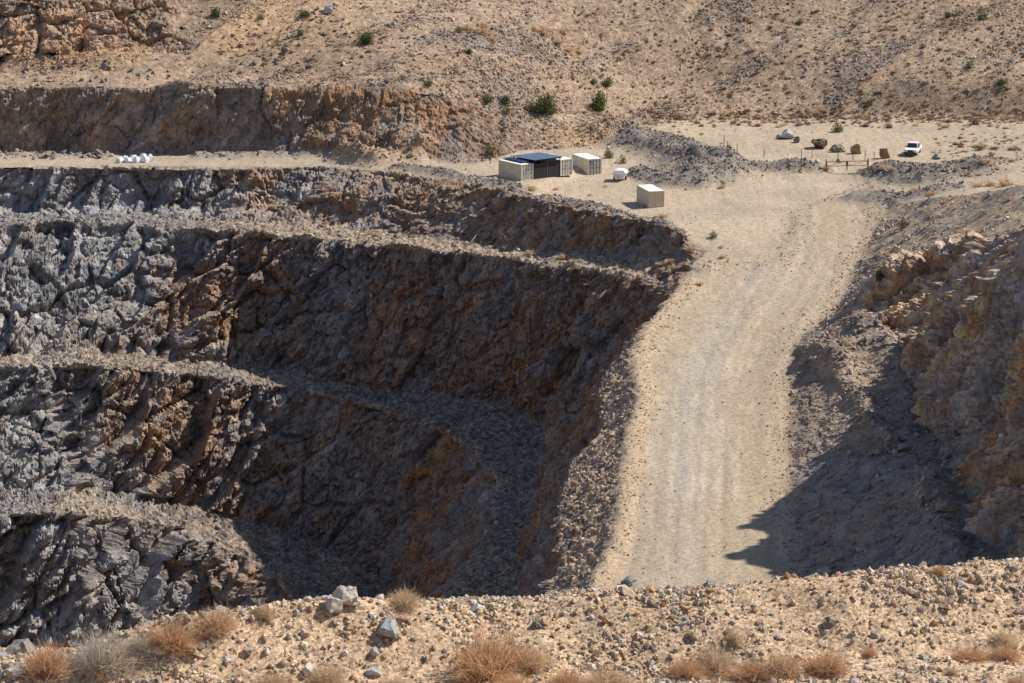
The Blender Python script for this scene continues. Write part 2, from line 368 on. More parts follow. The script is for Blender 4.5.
# loose ground
rub = (m_bench + m_spill) * (1 - m_face) * (1 - .4 * m_reg['side_bench'])
Vx[:, 2] += rub * (.22 * sml + .24 * tin + .25 * fbm(Vx, 3.0, 3, 80))
Vx[:, 2] += m_hill * (1.5 * fbm(np.stack([Vx[:, 0] - .9 * Vx[:, 1], .45 * Vx[:, 1], 0 * px], 1), 15, 3, 81) * np.clip((Vx[:, 2] - 1) / 6, 0, 1) + .16 * fbm(Vx, 1.6, 3, 82) * np.minimum(1, 1))
Vx[:, 2] += m_rtop * (.55 * fbm(Vx, 7, 4, 83) + .15 * fbm(Vx, 1.4, 2, 87))
heap = np.clip(k_mound + k_gate + k_right + k_edge + k_bank + k_l5 + k_tal5 + k_side + k_tal + k_b2 + k_b1 + k_corner + k_hump, 0, 1) * (1 - m_face)
hs = np.where(heap > .05)[0]
t1, _, _ = facets(Vx[hs], 1.1, 505); t2, _, _ = facets(Vx[hs], .6, 506)
Vx[hs, 2] += heap[hs] * (.22 * t1 + .12 * t2)
Vx[:, 2] += m_road * (.04 * fbm(Vx * (1, .2, 0), 1.2, 2, 84) + .05 * fbm(Vx * (1, .2, 0), 6, 2, 85))
Vx[:, 2] += m_flat * (.05 * fbm(Vx, 1.5, 2, 86) + .12 * fbm(Vx, 8, 2, 88))
Vx[:, 2] += k_ramp * .12 * fbm(Vx, .9, 2, 89)
# wheel ruts along the ramp
rl = np.array([RL[i] for i in range(len(RL))]); RMA = np.array(RM)
xm = np.interp(Vx[:, 1], RMA[::-1, 1], RMA[::-1, 0]); off = Vx[:, 0] - xm
rut = np.zeros(NV)
for c, a_, ph in ((-3.6, .5, 0), (-1.5, .5, 0), (2.2, .35, 1.2), (4.2, .35, 1.2), (.4, .8, 2.5), (2.5, .8, 2.5)): rut += np.exp(-((off - c - a_ * np.sin(Vx[:, 1] / 21 + ph)) / .34) ** 2)
rut *= m_road * np.clip((428 - Vx[:, 1]) / 10, 0, 1)
Vx[:, 2] -= .1 * np.minimum(rut, 1.2)
# foreground bank
fg = np.where(m_fore > .01)[0]
Vx[fg, 2] += m_fore[fg] * (.12 * fbm(Vx[fg], 1.6, 3, 90) + .035 * fbm(Vx[fg], .3, 2, 91)) * np.clip((Vx[fg, 1] - 30) / 10, 0, 1)
N1 = normals(Vx)

# ------------------------------------------------------------------ albedo of each patch of ground (pigment, plus gains standing in for light)
def C(*c): return np.array(c)
def mixc(a, b, t): return a * (1 - t[:, None]) + b * t[:, None]
def sstep(x, a, b): t = np.clip((x - a) / (b - a), 0, 1); return t * t * (3 - 2 * t)
n_big = fbm(Vx, 24, 3, 120); n_mid = fbm(Vx, 6, 3, 121); n_sml = fbm(Vx, 1.2, 2, 122)
one = np.ones((NV, 3))
col = one * C(.285, .205, .138)                                          # hillside soil
col = mixc(col, one * C(.22, .155, .104), sstep(n_big * .6 + n_mid * .5, -.1, .9) )
col = mixc(col, one * C(.335, .235, .15), sstep(-n_big + .3 * n_mid, .1, .9) * .8)
# grey scree running down the hill
sc_ = fbm(np.stack([Vx[:, 0] - .9 * Vx[:, 1], .4 * Vx[:, 1], 0 * px], 1), 6, 4, 123) + .5 * fbm(Vx, 22, 2, 124) + np.exp(-((px - 520) / 160) ** 2) * .35
col = mixc(col, one * C(.19, .152, .122), sstep(sc_ + .5 * n_sml, .2, .9) * m_hill * .8)
flatc = mixc(one * C(.38, .30, .21), one * C(.33, .268, .19), sstep(n_mid, -.3, .8))
col = mixc(col, flatc, np.clip(m_flat, 0, 1))
roadc = mixc(one * C(.345, .265, .175), one * C(.295, .232, .16), sstep(fbm(np.stack([off, Vx[:, 1] * .05, 0 * off], 1), 1.5, 3, 125), -.4, .5))
roadc = mixc(roadc, one * C(.41, .335, .24), sstep(fbm(np.stack([off, Vx[:, 1] * .03, 0 * off], 1), .9, 2, 128), .1, .7) * .6)
gy = np.exp(-((off + 2.0 - .5 * n_mid) / 3.0) ** 2) * (.5 + .5 * sstep(n_big + n_mid * .6, -.5, .5))
roadc = mixc(roadc, one * C(.315, .285, .24), gy * .8)
roadc = mixc(roadc, one * C(.45, .36, .26), np.clip(rut, 0, 1) * (.3 + .5 * sstep(n_mid + n_big, -.6, .5)))
col = mixc(col, roadc, np.clip(m_road, 0, 1))
col = mixc(col, one * C(.40, .295, .19), np.clip(k_ramp * .9, 0, 1) * np.clip(m_road + m_spill, 0, 1))
# rock
brown = mixc(one * C(.205, .122, .072), one * C(.125, .085, .062), sstep(n_mid + idm - .5, -.4, .6))
grey = mixc(one * C(.25, .25, .25), one * C(.105, .106, .11), sstep(idm * 1.4 - .7 + .4 * n_mid, -.4, .5))
streak = fbm(stretch(Vx, 5), 3.2, 3, 126)
brown = mixc(brown, one * C(.27, .13, .048), sstep(streak + .4 * idb - .2, .05, .7) * .9)
brown = mixc(brown, one * C(.15, .142, .148), sstep(fbm(stretch(Vx, 2.2), 6, 3, 127), -.05, .5) * .85)
greyness = sstep(230 - px + 130 * n_big + 90 * n_mid, -60, 120)
greyness = np.maximum(greyness, .5 * sstep(n_big + .5 * n_mid, .3, .9))
greyness *= 1 - m_reg['face5'] * .55; greyness *= 1 - m_reg['outcrop'] * .75; greyness *= 1 - m_reg['right_wall'] * .6
rock = mixc(brown, grey, greyness)
rock = mixc(rock, one * C(.30, .29, .27), sstep(ids + .3 * idm, .95, 1.2) * greyness * .7)
tanrock = mixc(one * C(.37, .21, .10), one * C(.21, .12, .06), sstep(n_mid + idm - .5, -.3, .5))
rock = mixc(rock, tanrock, np.clip(m_reg['outcrop'] * .9 + m_reg['right_wall'] * .6 * sstep(streak, -.4, .4) + m_reg['face5'] * .35, 0, 1))
rock = mixc(rock, one * C(.33, .25, .17), sstep(streak + n_sml * .4, .5, 1.0)* m_reg['right_wall'] * .6)
rock *= ((.72 + .56 * ids) * (.85 + .3 * idm))[:, None]
# loose grey-brown rubble on benches and spills
rubc = mixc(one * C(.235, .185, .14), one * C(.14, .115, .095), sstep(n_sml + n_mid, -.5, .6))
rubc = mixc(rubc, one * C(.22, .215, .205), greyness * .6)
rubc = mixc(rubc, one * C(.33, .25, .17), sstep(n_mid - .3 * n_big, 0, .7) * .6)
greyness_ = greyness
path = np.exp(-((Vx[:, 0] - np.interp(Vx[:, 1], LINES['RB'][::-1, 1], LINES['RB'][::-1, 0]) - 1.6) / 1.6) ** 2) * m_reg['side_bench']
rubc = mixc(rubc, one * C(.38, .31, .235), np.clip(path, 0, 1) * .85)
col = mixc(col, rubc, np.clip(m_bench + m_spill + m_reg['road4'] * .15, 0, 1))
crest_soil = sstep(N1[:, 2], .62, .86)                                   # soil and chippings lie on the ledges
rock = mixc(rock, rubc, crest_soil * .75)
rock = mixc(rock, rubc, m_reg['side_face'] * .8)
rubc = mixc(rubc, one * C(.29, .205, .135), m_spill * .6)
col = mixc(col, rubc, m_spill * (1 - m_face))
col = mixc(col, rock, np.clip(m_face, 0, 1))
dk = mixc(one * C(.155, .132, .115), one * C(.235, .20, .165), sstep(n_sml, -.3, .7))
col = mixc(col, dk, np.clip((k_mound + k_gate + k_right + k_edge * .9) * 1.3, 0, 1) * (1 - m_face) * .92)
col = mixc(col, one * C(.30, .185, .105), np.clip(k_tal + .9 * k_tal5 + m_reg['outcrop'] * 0, 0, 1) * .85)
col = mixc(col, one * C(.36, .275, .19), np.clip(k_b3 + m_reg['bench3'] * .8, 0, 1) * sstep(px, 120, 300) * (1 - m_face) * .8)
col = mixc(col, one * C(.24, .20, .165), np.clip(k_bank + k_l5, 0, 1) * (1 - m_face) * .7)
sandy = np.exp(-(((px - 240) / 90) ** 2 + ((py - 20) / 35) ** 2)) + np.exp(-(((px - 590) / 50) ** 2 + ((py - 138) / 16) ** 2))
col = mixc(col, one * C(.38, .25, .14), np.clip(sandy, 0, 1) * m_hill * .8)
rt = mixc(one * C(.30, .225, .155), one * C(.215, .175, .14), sstep(n_mid + n_sml, -.4, .6))
col = mixc(col, rt, np.clip(m_rtop, 0, 1) * (1 - np.clip(k_right, 0, 1) * .7))
fgc = mixc(one * C(.41, .287, .18), one * C(.355, .252, .16), sstep(fbm(Vx, 1.2, 3, 130), -.4, .6))
col = mixc(col, fgc, np.clip(m_fore, 0, 1))
gain = 1 + .4 * m_face + .95 * m_reg['right_wall'] - .1 * m_reg['face5'] + .2 * m_hill + .26 * np.clip(m_fore, 0, 1) + .15 * m_rtop + .3 * m_spill + .08 * np.clip(m_road + m_flat, 0, 1) + .1 * np.clip(m_bench + m_spill, 0, 1)  # right wall brightened as if sunlit, upper face dimmed as if shaded
col = np.clip(col * gain[:, None], .02, .6)

# ------------------------------------------------------------------ materials
def new_mat(name, rough=.9):
    m = bpy.data.materials.new(name); m.use_nodes = True
    b = m.node_tree.nodes['Principled BSDF']; b.inputs['Roughness'].default_value = rough
    b.inputs['Specular IOR Level'].default_value = .25
    return m, m.node_tree, b
def ground_mat(name, sizes, var=.35, bump=.6, bdist=.15, speck=0.0, along=1.0):
    m, t, b = new_mat(name, .95); N = t.nodes.new; L = t.links.new
    at = N('ShaderNodeAttribute'); at.attribute_name = 'Col'
    tc = N('ShaderNodeTexCoord')
    n1 = N('ShaderNodeTexNoise'); n1.inputs['Scale'].default_value = 1 / sizes[0]; n1.inputs['Detail'].default_value = 8; n1.inputs['Roughness'].default_value = .72
    mpg = N('ShaderNodeMapping'); mpg.inputs['Scale'].default_value = (1, along, 1); L(tc.outputs['Object'], mpg.inputs['Vector']); L(mpg.outputs[0], n1.inputs['Vector'])
    v = N('ShaderNodeTexVoronoi'); v.inputs['Scale'].default_value = 1 / sizes[1]; L(tc.outputs['Object'], v.inputs['Vector'])
    mr = N('ShaderNodeMapRange'); mr.inputs[1].default_value = .28; mr.inputs[2].default_value = .72; mr.inputs[3].default_value = 1 - var; mr.inputs[4].default_value = 1 + var
    L(n1.outputs[0], mr.inputs[0])
    vm = N('ShaderNodeVectorMath'); vm.operation = 'SCALE'; L(at.outputs['Color'], vm.inputs[0]); L(mr.outputs[0], vm.inputs['Scale'])
    sep = N('ShaderNodeSeparateColor'); L(v.outputs['Color'], sep.inputs[0])
    mr2 = N('ShaderNodeMapRange'); mr2.inputs[3].default_value = 1 - speck; mr2.inputs[4].default_value = 1 + speck; L(sep.outputs[0], mr2.inputs[0])
    vm2 = N('ShaderNodeVectorMath'); vm2.operation = 'SCALE'; L(vm.outputs[0], vm2.inputs[0]); L(mr2.outputs[0], vm2.inputs['Scale'])
    L(vm2.outputs[0], b.inputs['Base Color'])
    ad = N('ShaderNodeMath'); ad.operation = 'MULTIPLY_ADD'; ad.inputs[1].default_value = .6; L(sep.outputs[1], ad.inputs[0]); L(n1.outputs[0], ad.inputs[2])
    bp = N('ShaderNodeBump'); bp.inputs['Strength'].default_value = bump; bp.inputs['Distance'].default_value = bdist
    L(ad.outputs[0], bp.inputs['Height']); L(bp.outputs[0], b.inputs['Normal'])
    return m
def rock_mat(name):
    m, t, b = new_mat(name, .92); N = t.nodes.new; L = t.links.new
    at = N('ShaderNodeAttribute'); at.attribute_name = 'Col'; tc = N('ShaderNodeTexCoord')
    mp = N('ShaderNodeMapping'); mp.inputs['Rotation'].default_value = (.25, -.42, 0); mp.inputs['Scale'].default_value = (1, 1, .38); L(tc.outputs['Object'], mp.inputs['Vector'])
    def noise(src, size, det=9, rough=.72):
        n = N('ShaderNodeTexNoise'); n.inputs['Scale'].default_value = 1 / size; n.inputs['Detail'].default_value = det; n.inputs['Roughness'].default_value = rough; L(src, n.inputs['Vector']); return n.outputs[0]
    def rng_(src, a, b_, c, d):
        r = N('ShaderNodeMapRange'); r.inputs[1].default_value = a; r.inputs[2].default_value = b_; r.inputs[3].default_value = c; r.inputs[4].default_value = d; L(src, r.inputs[0]); return r.outputs[0]
    def mix(fac, a, bc):
        x = N('ShaderNodeMix'); x.data_type = 'RGBA'; L(fac, x.inputs['Factor']); L(a, x.inputs['A']); x.inputs['B'].default_value = (*bc, 1); return x.outputs['Result']
    n1 = noise(tc.outputs['Object'], 2.2); n2 = noise(mp.outputs[0], 1.7); n3 = noise(mp.outputs[0], 1.1, 6); n4 = noise(tc.outputs['Object'], .9, 7)
    c = mix(rng_(n2, .54, .68, 0, .75), at.outputs['Color'], (.27, .125, .05))
    c = mix(rng_(n3, .56, .66, 0, .75), c, (.30, .285, .275))
    c = mix(rng_(n4, .58, .68, 0, .75), c, (.05, .045, .045))
    vm = N('ShaderNodeVectorMath'); vm.operation = 'SCALE'; L(c, vm.inputs[0]); L(rng_(n1, .28, .72, .6, 1.6), vm.inputs['Scale']); L(vm.outputs[0], b.inputs['Base Color'])
    v = N('ShaderNodeTexVoronoi'); v.inputs['Scale'].default_value = 1.6; L(mp.outputs[0], v.inputs['Vector'])
    ad = N('ShaderNodeMath'); ad.operation = 'MULTIPLY_ADD'; ad.inputs[1].default_value = .5; L(v.outputs['Distance'], ad.inputs[0]); L(n4, ad.inputs[2])
    bp = N('ShaderNodeBump'); bp.inputs['Strength'].default_value = 1.0; bp.inputs['Distance'].default_value = .55; L(ad.outputs[0], bp.inputs['Height']); L(bp.outputs[0], b.inputs['Normal'])
    return m
M_rock = rock_mat('quarried_rock_face')
M_rubble = ground_mat('rubble', (1.0, .38), .5, 1.0, .35, .5)
M_soil = ground_mat('desert_soil', (1.4, .4), .42, 1.0, .25, .32)
M_road = ground_mat('packed_gravel_road', (.8, .3), .17, .45, .05, .2, .07)
M_fore = ground_mat('sandy_gravel', (.10, .05), .28, 1.0, .035, .5)

GROUPS = [('haul_road', ['haul_road'], M_road, True), ('gravel_flat', ['gravel_flat', 'road4'], M_road, True),
 ('hillside', ['hillside', 'bench5', 'right_top'], M_soil, True),
 ('rock_bench', ['bench3'], M_rubble, False), ('rock_bench', ['bench2'], M_rubble, False), ('rock_bench', ['bench1'], M_rubble, False), ('rock_bench', ['side_bench'], M_rubble, False),
 ('spill_slope', ['spill'], M_rubble, False),
 ('quarry_face', ['face5'], M_rock, False), ('quarry_face', ['face4'], M_rock, False), ('quarry_face', ['face3'], M_rock, False), ('quarry_face', ['face2'], M_rock, False), ('quarry_face', ['face1'], M_rock, False),
 ('quarry_face', ['ramp_wall'], M_rock, False), ('quarry_face', ['right_wall'], M_rock, False), ('quarry_face', ['side_face'], M_rock, False), ('rock_outcrop', ['outcrop'], M_rock, False),
 ('pit_floor', ['pit_floor', 'near_slope'], M_rubble, True), ('foreground_bank', ['foreground'], M_fore, True)]
fn = np.cross(Vx[F[:, 1]] - Vx[F[:, 0]], Vx[F[:, 2]] - Vx[F[:, 0]])
# orientation from plan winding so displaced overhangs keep their side
pl2 = np.cross(TV[TF[:, 1], :2] - TV[TF[:, 0], :2], TV[TF[:, 2], :2] - TV[TF[:, 0], :2])
if np.median(pl2) < 0: F = F[:, ::-1]
def np_mesh(name, v, f, c=None, mat=None, smoothed=False, vn=None):
    me = bpy.data.meshes.new(name); n = len(f); k = f.shape[1]
    me.vertices.add(len(v)); me.vertices.foreach_set('co', np.ascontiguousarray(v, np.float32).ravel())
    me.loops.add(n * k); me.loops.foreach_set('vertex_index', np.ascontiguousarray(f, np.int32).ravel())
    me.polygons.add(n); me.polygons.foreach_set('loop_start', np.arange(0, n * k, k, dtype=np.int32))
    me.polygons.foreach_set('use_smooth', np.full(n, smoothed))
    if c is not None:
        a = me.color_attributes.new('Col', 'FLOAT_COLOR', 'POINT')
        a.data.foreach_set('color', np.concatenate([c, np.ones((len(c), 1))], 1).astype(np.float32).ravel())
    me.update(calc_edges=True)
    if vn is not None: me.normals_split_custom_set_from_vertices(vn.astype(np.float32))
    if mat: me.materials.append(mat)
    return me
def link(name, me, parent=None, loc=None):
    o = bpy.data.objects.new(name, me); COL.objects.link(o)
    if parent: o.parent = parent
    if loc is not None: o.location = loc
    return o
def tag(o, label=None, cat=None, group=None, kind=None):
    if label: o['label'] = label
    if cat: o['category'] = cat
    if group: o['group'] = group
    if kind: o['kind'] = kind
    return o
terrain = []
for nme, regs, mt, sm in GROUPS:
    s = np.isin(R_, [RI[r] for r in regs]); f = F[s]
    if not len(f): continue
    u, inv = np.unique(f, return_inverse=True)
    o = link(nme, np_mesh(nme, Vx[u], inv.reshape(-1, 3), col[u], mt, sm, N1[u] if sm else None))
    tag(o, kind='structure'); terrain.append(o)
bpy.context.view_layer.update()
DG = bpy.context.evaluated_depsgraph_get()
def hit(x, y):
    d = Vector(ray(x, y)).normalized()
    ok, loc, nor, *_ = scene.ray_cast(DG, Vector(CAM), d, distance=3000)
    if not ok: loc, nor = Vector(P(x, y, 0)), Vector((0, 0, 1))
    return loc.copy(), nor.copy()
def drop(X, Y):
    ok, loc, nor, *_ = scene.ray_cast(DG, Vector((X, Y, 300)), Vector((0, 0, -1)), distance=600)
    return (loc.copy(), nor.copy()) if ok else (Vector((X, Y, 0)), Vector((0, 0, 1)))

#OBJECTS#
# ------------------------------------------------------------------ small builders
def simple_mat(name, color, rough=.7, metal=0.0, var=.12, scale=3.0, spec=.3):
    m, t, b = new_mat(name, rough); N = t.nodes.new; L = t.links.new
    b.inputs['Metallic'].default_value = metal; b.inputs['Specular IOR Level'].default_value = spec
    tc = N('ShaderNodeTexCoord'); n = N('ShaderNodeTexNoise'); n.inputs['Scale'].default_value = scale; n.inputs['Detail'].default_value = 6
    L(tc.outputs['Object'], n.inputs['Vector'])
    mr = N('ShaderNodeMapRange'); mr.inputs[1].default_value = .3; mr.inputs[2].default_value = .7; mr.inputs[3].default_value = 1 - var; mr.inputs[4].default_value = 1 + var * .5
    L(n.outputs[0], mr.inputs[0])
    vm = N('ShaderNodeVectorMath'); vm.operation = 'SCALE'; vm.inputs[0].default_value = color; L(mr.outputs[0], vm.inputs['Scale'])
    L(vm.outputs[0], b.inputs['Base Color'])
    return m
def stone_mat(name, tint=None):
    """Col attribute, a different tone on every object, fine grain"""
    m, t, b = new_mat(name, .9); N = t.nodes.new; L = t.links.new
    at = N('ShaderNodeAttribute'); at.attribute_name = 'Col'
    src = at.outputs['Color']
    if tint is not None:
        oi = N('ShaderNodeObjectInfo'); cr = N('ShaderNodeValToRGB'); cr.color_ramp.interpolation = 'CONSTANT'
        el = cr.color_ramp.elements
        while len(el) < len(tint): el.new(.5)
        for k, c in enumerate(tint): el[k].position = k / len(tint); el[k].color = (*c, 1)
        L(oi.outputs['Random'], cr.inputs[0]); src = cr.outputs[0]
    tc = N('ShaderNodeTexCoord'); n = N('ShaderNodeTexNoise'); n.inputs['Scale'].default_value = 3.2; n.inputs['Detail'].default_value = 9; n.inputs['Roughness'].default_value = .7
    L(tc.outputs['Object'], n.inputs['Vector'])
    mr = N('ShaderNodeMapRange'); mr.inputs[1].default_value = .3; mr.inputs[2].default_value = .7; mr.inputs[3].default_value = .68; mr.inputs[4].default_value = 1.25
    L(n.outputs[0], mr.inputs[0])
    vm = N('ShaderNodeVectorMath'); vm.operation = 'SCALE'; L(src, vm.inputs[0]); L(mr.outputs[0], vm.inputs['Scale']); L(vm.outputs[0], b.inputs['Base Color'])
    bp = N('ShaderNodeBump'); bp.inputs['Strength'].default_value = .6; bp.inputs['Distance'].default_value = .12; L(n.outputs[0], bp.inputs['Height']); L(bp.outputs[0], b.inputs['Normal'])
    return m
M_stone = stone_mat('loose_stone')
M_fgrock = stone_mat('bank_stone', [(.40,.30,.20),(.33,.26,.19),(.27,.26,.25),(.46,.40,.33),(.36,.24,.14),(.42,.33,.23),(.22,.20,.18),(.50,.46,.40),(.38,.29,.20),(.30,.19,.11)])
M_fargrey = stone_mat('far_boulder_stone', [(.20,.17,.14),(.27,.23,.18),(.24,.21,.19),(.31,.25,.18)])
def solid_stone(name, c): return stone_mat(name, [c, tuple(x * .96 for x in c)])

def hull_rock(seed, n=16, sx=1, sy=.8, sz=.65, chip=0.0):
    r = np.random.default_rng(seed); bm = bmesh.new()
    d = r.normal(size=(n, 3)); d /= np.linalg.norm(d, axis=1, keepdims=True)
    d = np.sign(d) * np.abs(d) ** .75 * r.uniform(.72, 1.0, (n, 1))
    for p in d * (sx / 2, sy / 2, sz / 2): bm.verts.new(p)
    bmesh.ops.convex_hull(bm, input=list(bm.verts))
    bmesh.ops.delete(bm, geom=[v for v in bm.verts if not v.link_faces], context='VERTS')
    bmesh.ops.recalc_face_normals(bm, faces=list(bm.faces))
    me = bpy.data.meshes.new('rock'); bm.to_mesh(me); bm.free()
    return me
def rough_boulder(seed, sx, sy, sz, mat, lumps=1.0):
    """a larger broken boulder: subdivided hull with chipped facets"""
    me = hull_rock(seed, 14, sx, sy, sz); bm = bmesh.new(); bm.from_mesh(me)
    bmesh.ops.subdivide_edges(bm, edges=list(bm.edges), cuts=3, use_grid_fill=True)
    bmesh.ops.triangulate(bm, faces=list(bm.faces))
    v = np.array([x.co for x in bm.verts]); s = max(sx, sy, sz)
    f1, _, _ = facets(v + seed * 3.7, s * .33, 600 + seed); f2, _, _ = facets(v + seed, s * .15, 700 + seed)
    n = np.array([x.normal for x in bm.verts])
    v = v + n * (lumps * s * (.06 * f1 + .03 * f2))[:, None]
    v[:, :2] *= (1 - .55 * v[:, 2:3] / sz)
    for x, p in zip(bm.verts, v): x.co = p
    bm.to_mesh(me); bm.free(); me.materials.append(mat)
    return me

# ------------------------------------------------------------------ loose stones over the ground
ICO = bmesh.new(); bmesh.ops.create_icosphere(ICO, subdivisions=1, radius=.5); ICO.verts.ensure_lookup_table()
IV = np.array([v.co for v in ICO.verts]); IF = np.array([[v.index for v in f.verts] for f in ICO.faces]); ICO.free()
fpx, fpy, ff = project(Vx[F].mean(1))
farea = np.linalg.norm(np.cross(Vx[F[:, 1]] - Vx[F[:, 0]], Vx[F[:, 2]] - Vx[F[:, 0]]), axis=1) / 2
fnz = N1[F].mean(1)[:, 2]
inview = (fpx > -50) & (fpx < 1074) & (fpy > -25) & (fpy < 700)
def sample(weight, n):
    wgt = weight * farea * inview; cdf = np.cumsum(wgt)
    i = np.searchsorted(cdf, rng.uniform(0, cdf[-1], n)); i = np.minimum(i, len(F) - 1)
    a, b = rng.uniform(size=n), rng.uniform(size=n); s = a + b > 1; a[s], b[s] = 1 - a[s], 1 - b[s]
    t = F[i]; p = Vx[t[:, 0]] + (Vx[t[:, 1]] - Vx[t[:, 0]]) * a[:, None] + (Vx[t[:, 2]] - Vx[t[:, 0]]) * b[:, None]
    return p, i
def sizes(n, lo, hi, k=2.6):
    u = rng.uniform(size=n); return (lo ** (1 - k) + u * (hi ** (1 - k) - lo ** (1 - k))) ** (1 / (1 - k))
def rand_rot(n):
    q = rng.normal(size=(n, 4)); q /= np.linalg.norm(q, axis=1, keepdims=True); w_, x, y, z = q.T
    return np.stack([np.stack([1 - 2 * (y * y + z * z), 2 * (x * y - z * w_), 2 * (x * z + y * w_)], 1), np.stack([2 * (x * y + z * w_), 1 - 2 * (x * x + z * z), 2 * (y * z - x * w_)], 1), np.stack([2 * (x * z - y * w_), 2 * (y * z + x * w_), 1 - 2 * (x * x + y * y)], 1)], 1)
OV = np.array([(.5,0,0),(-.5,0,0),(0,.5,0),(0,-.5,0),(0,0,.5),(0,0,-.5)]); OF = np.array([(0,2,4),(2,1,4),(1,3,4),(3,0,4),(2,0,5),(1,2,5),(3,1,5),(0,3,5)])
def stones(name, p, sz, cols, sink=.18, IV=IV, IF=IF):
    n = len(p); nv = len(IV)
    v = IV[None] * rng.uniform(.72, 1.12, (n, nv, 1)) + rng.normal(0, .05, (n, nv, 3))
    v = v * rng.uniform(.55, 1.15, (n, 1, 3))
    v = np.einsum('nij,nvj->nvi', rand_rot(n), v) * sz[:, None, None]
    v = v + (p + np.stack([sz * 0, sz * 0, sz * sink], 1))[:, None]
    f = IF[None] + (np.arange(n) * nv)[:, None, None]
    c = np.repeat(cols, nv, 0)
    o = link(name, np_mesh(name, v.reshape(-1, 3), f.reshape(-1, 3), c, M_stone))
    return tag(o, kind='stuff')
def tone(base, lo=.65, hi=1.7, warm=.06):
    n = len(base); return np.clip(base * rng.uniform(lo, hi, (n, 1)) * (1 + rng.normal(0, warm, (n, 3)) * (1, 0, -1)), .03, .62)
fm = lambda a: a[F].mean(1)
hp = fm(heap); isr = lambda *r: np.isin(R_, [RI[x] for x in r])
ledge = np.clip((fnz - .62) * 4, 0, 1)
w_b = (isr('bench1', 'bench2', 'bench3', 'side_bench') * (1.0 + 1.5 * hp) + isr('spill') * 2.4 + isr('side_face') * 2.2 + isr('face1', 'face2', 'face3', 'face4', 'face5', 'ramp_wall', 'right_wall') * ledge * .45)
p, i = sample(w_b, 15000)
tag(stones('bench_rubble', p, sizes(len(p), .16, .95, 2.7), tone(fm(col)[i])), 'loose broken rock scattered over the quarry benches', 'rubble')
w_h = (isr('hillside', 'bench5', 'road4', 'gravel_flat', 'right_top') * (hp * 5 + .0))
p, i = sample(w_h, 8000)
tag(stones('spoil_heap_stones', p, sizes(len(p), .16, .8, 2.6), tone(fm(col)[i], .6, 1.8)), 'dark broken stones covering the spoil banks around the flat', 'rubble')
scf = fm(sstep(sc_ + .4 * n_mid, .0, .8))
w_s = isr('hillside', 'right_top', 'bench5', 'outcrop') * (.35 + 2.0 * scf)
p, i = sample(w_s, 22000)
tag(stones('hillside_scree', p, sizes(len(p), .2, 1.1, 2.6), tone(fm(col)[i], .7, 1.9), .12, OV, OF), 'grey and tan scree stones strewn over the hillside', 'scree')
edge = fm(np.clip(k_ramp + .6 * (m_road * (1 - smooth(m_road, 25))) * 4, 0, 1))
w_r = isr('haul_road', 'gravel_flat', 'road4') * (.06 + 1.5 * edge)
p, i = sample(w_r, 8000)
tag(stones('road_gravel', p, sizes(len(p), .12, .45, 2.8), tone(fm(col)[i], .6, 1.5), .12, OV, OF), 'small stones lying along the edges of the haul road', 'gravel')

# foreground bank: the 300 largest stones are things of their own, the rest is gravel
FGW = isr('foreground') * (fpy < 700)
crest_d = np.exp(-((fpy - np.interp(fpx, [0, 130, 300, 480, 650, 860, 1024], [668, 632, 603, 598, 589, 577, 560])) / 22.0) ** 2)
FGW = FGW * (.5 + .9 * crest_d * ((fpx > 470) & (fpx < 740) | (fpx > 900) | (fpx < 350)) + 2.2 * fm(sstep(fbm(Vx, 1.1, 3, 140), .05, .6)))
p, i = sample(FGW, 46000)
pal = 1.15 * np.array([(.44,.33,.22),(.38,.29,.20),(.34,.30,.26),(.48,.40,.31),(.40,.26,.15),(.28,.23,.19),(.50,.42,.34),(.40,.30,.20),(.46,.34,.22)])
tag(stones('bank_gravel', p, sizes(len(p), .032, .17, 2.5), tone(pal[rng.integers(0, len(pal), len(p))], .85, 1.35, .04), .16, OV, OF), 'tan and grey pebbles covering the foreground bank', 'gravel')
p, i = sample(FGW, 4200)
tag(stones('bank_cobbles', p, sizes(len(p), .09, .2, 2.6), tone(pal[rng.integers(0, len(pal), len(p))], .8, 1.3, .05), .14), 'tan and grey cobbles spread over the foreground bank', 'cobbles')
TONES = [('tan', (.50,.37,.25)), ('grey', (.36,.34,.32)), ('dark brown', (.27,.21,.16)), ('pale', (.62,.56,.48)), ('rusty', (.46,.28,.15))]
RV_ = {}
for k, (tn, c) in enumerate(TONES):
    mt = stone_mat(tn.replace(' ', '_') + '_bank_stone', [tuple(x * f for x in c) for f in (1.1, .9, 1.0)]); RV_[tn] = []
    for j in range(8):
        me = hull_rock(k * 8 + j, 13 + j % 6, 1, rng.uniform(.6, .95), rng.uniform(.42, .75)); me.materials.append(mt); RV_[tn].append(me)
def put_rock(me, name, loc, size, sink=.22):
    o = link(name, me); o.location = (loc[0], loc[1], loc[2] + size * sink)
    o.rotation_euler = (rng.uniform(-.5, .5), rng.uniform(-.5, .5), rng.uniform(0, 6.28)); o.scale = (size, size, size)
    return o
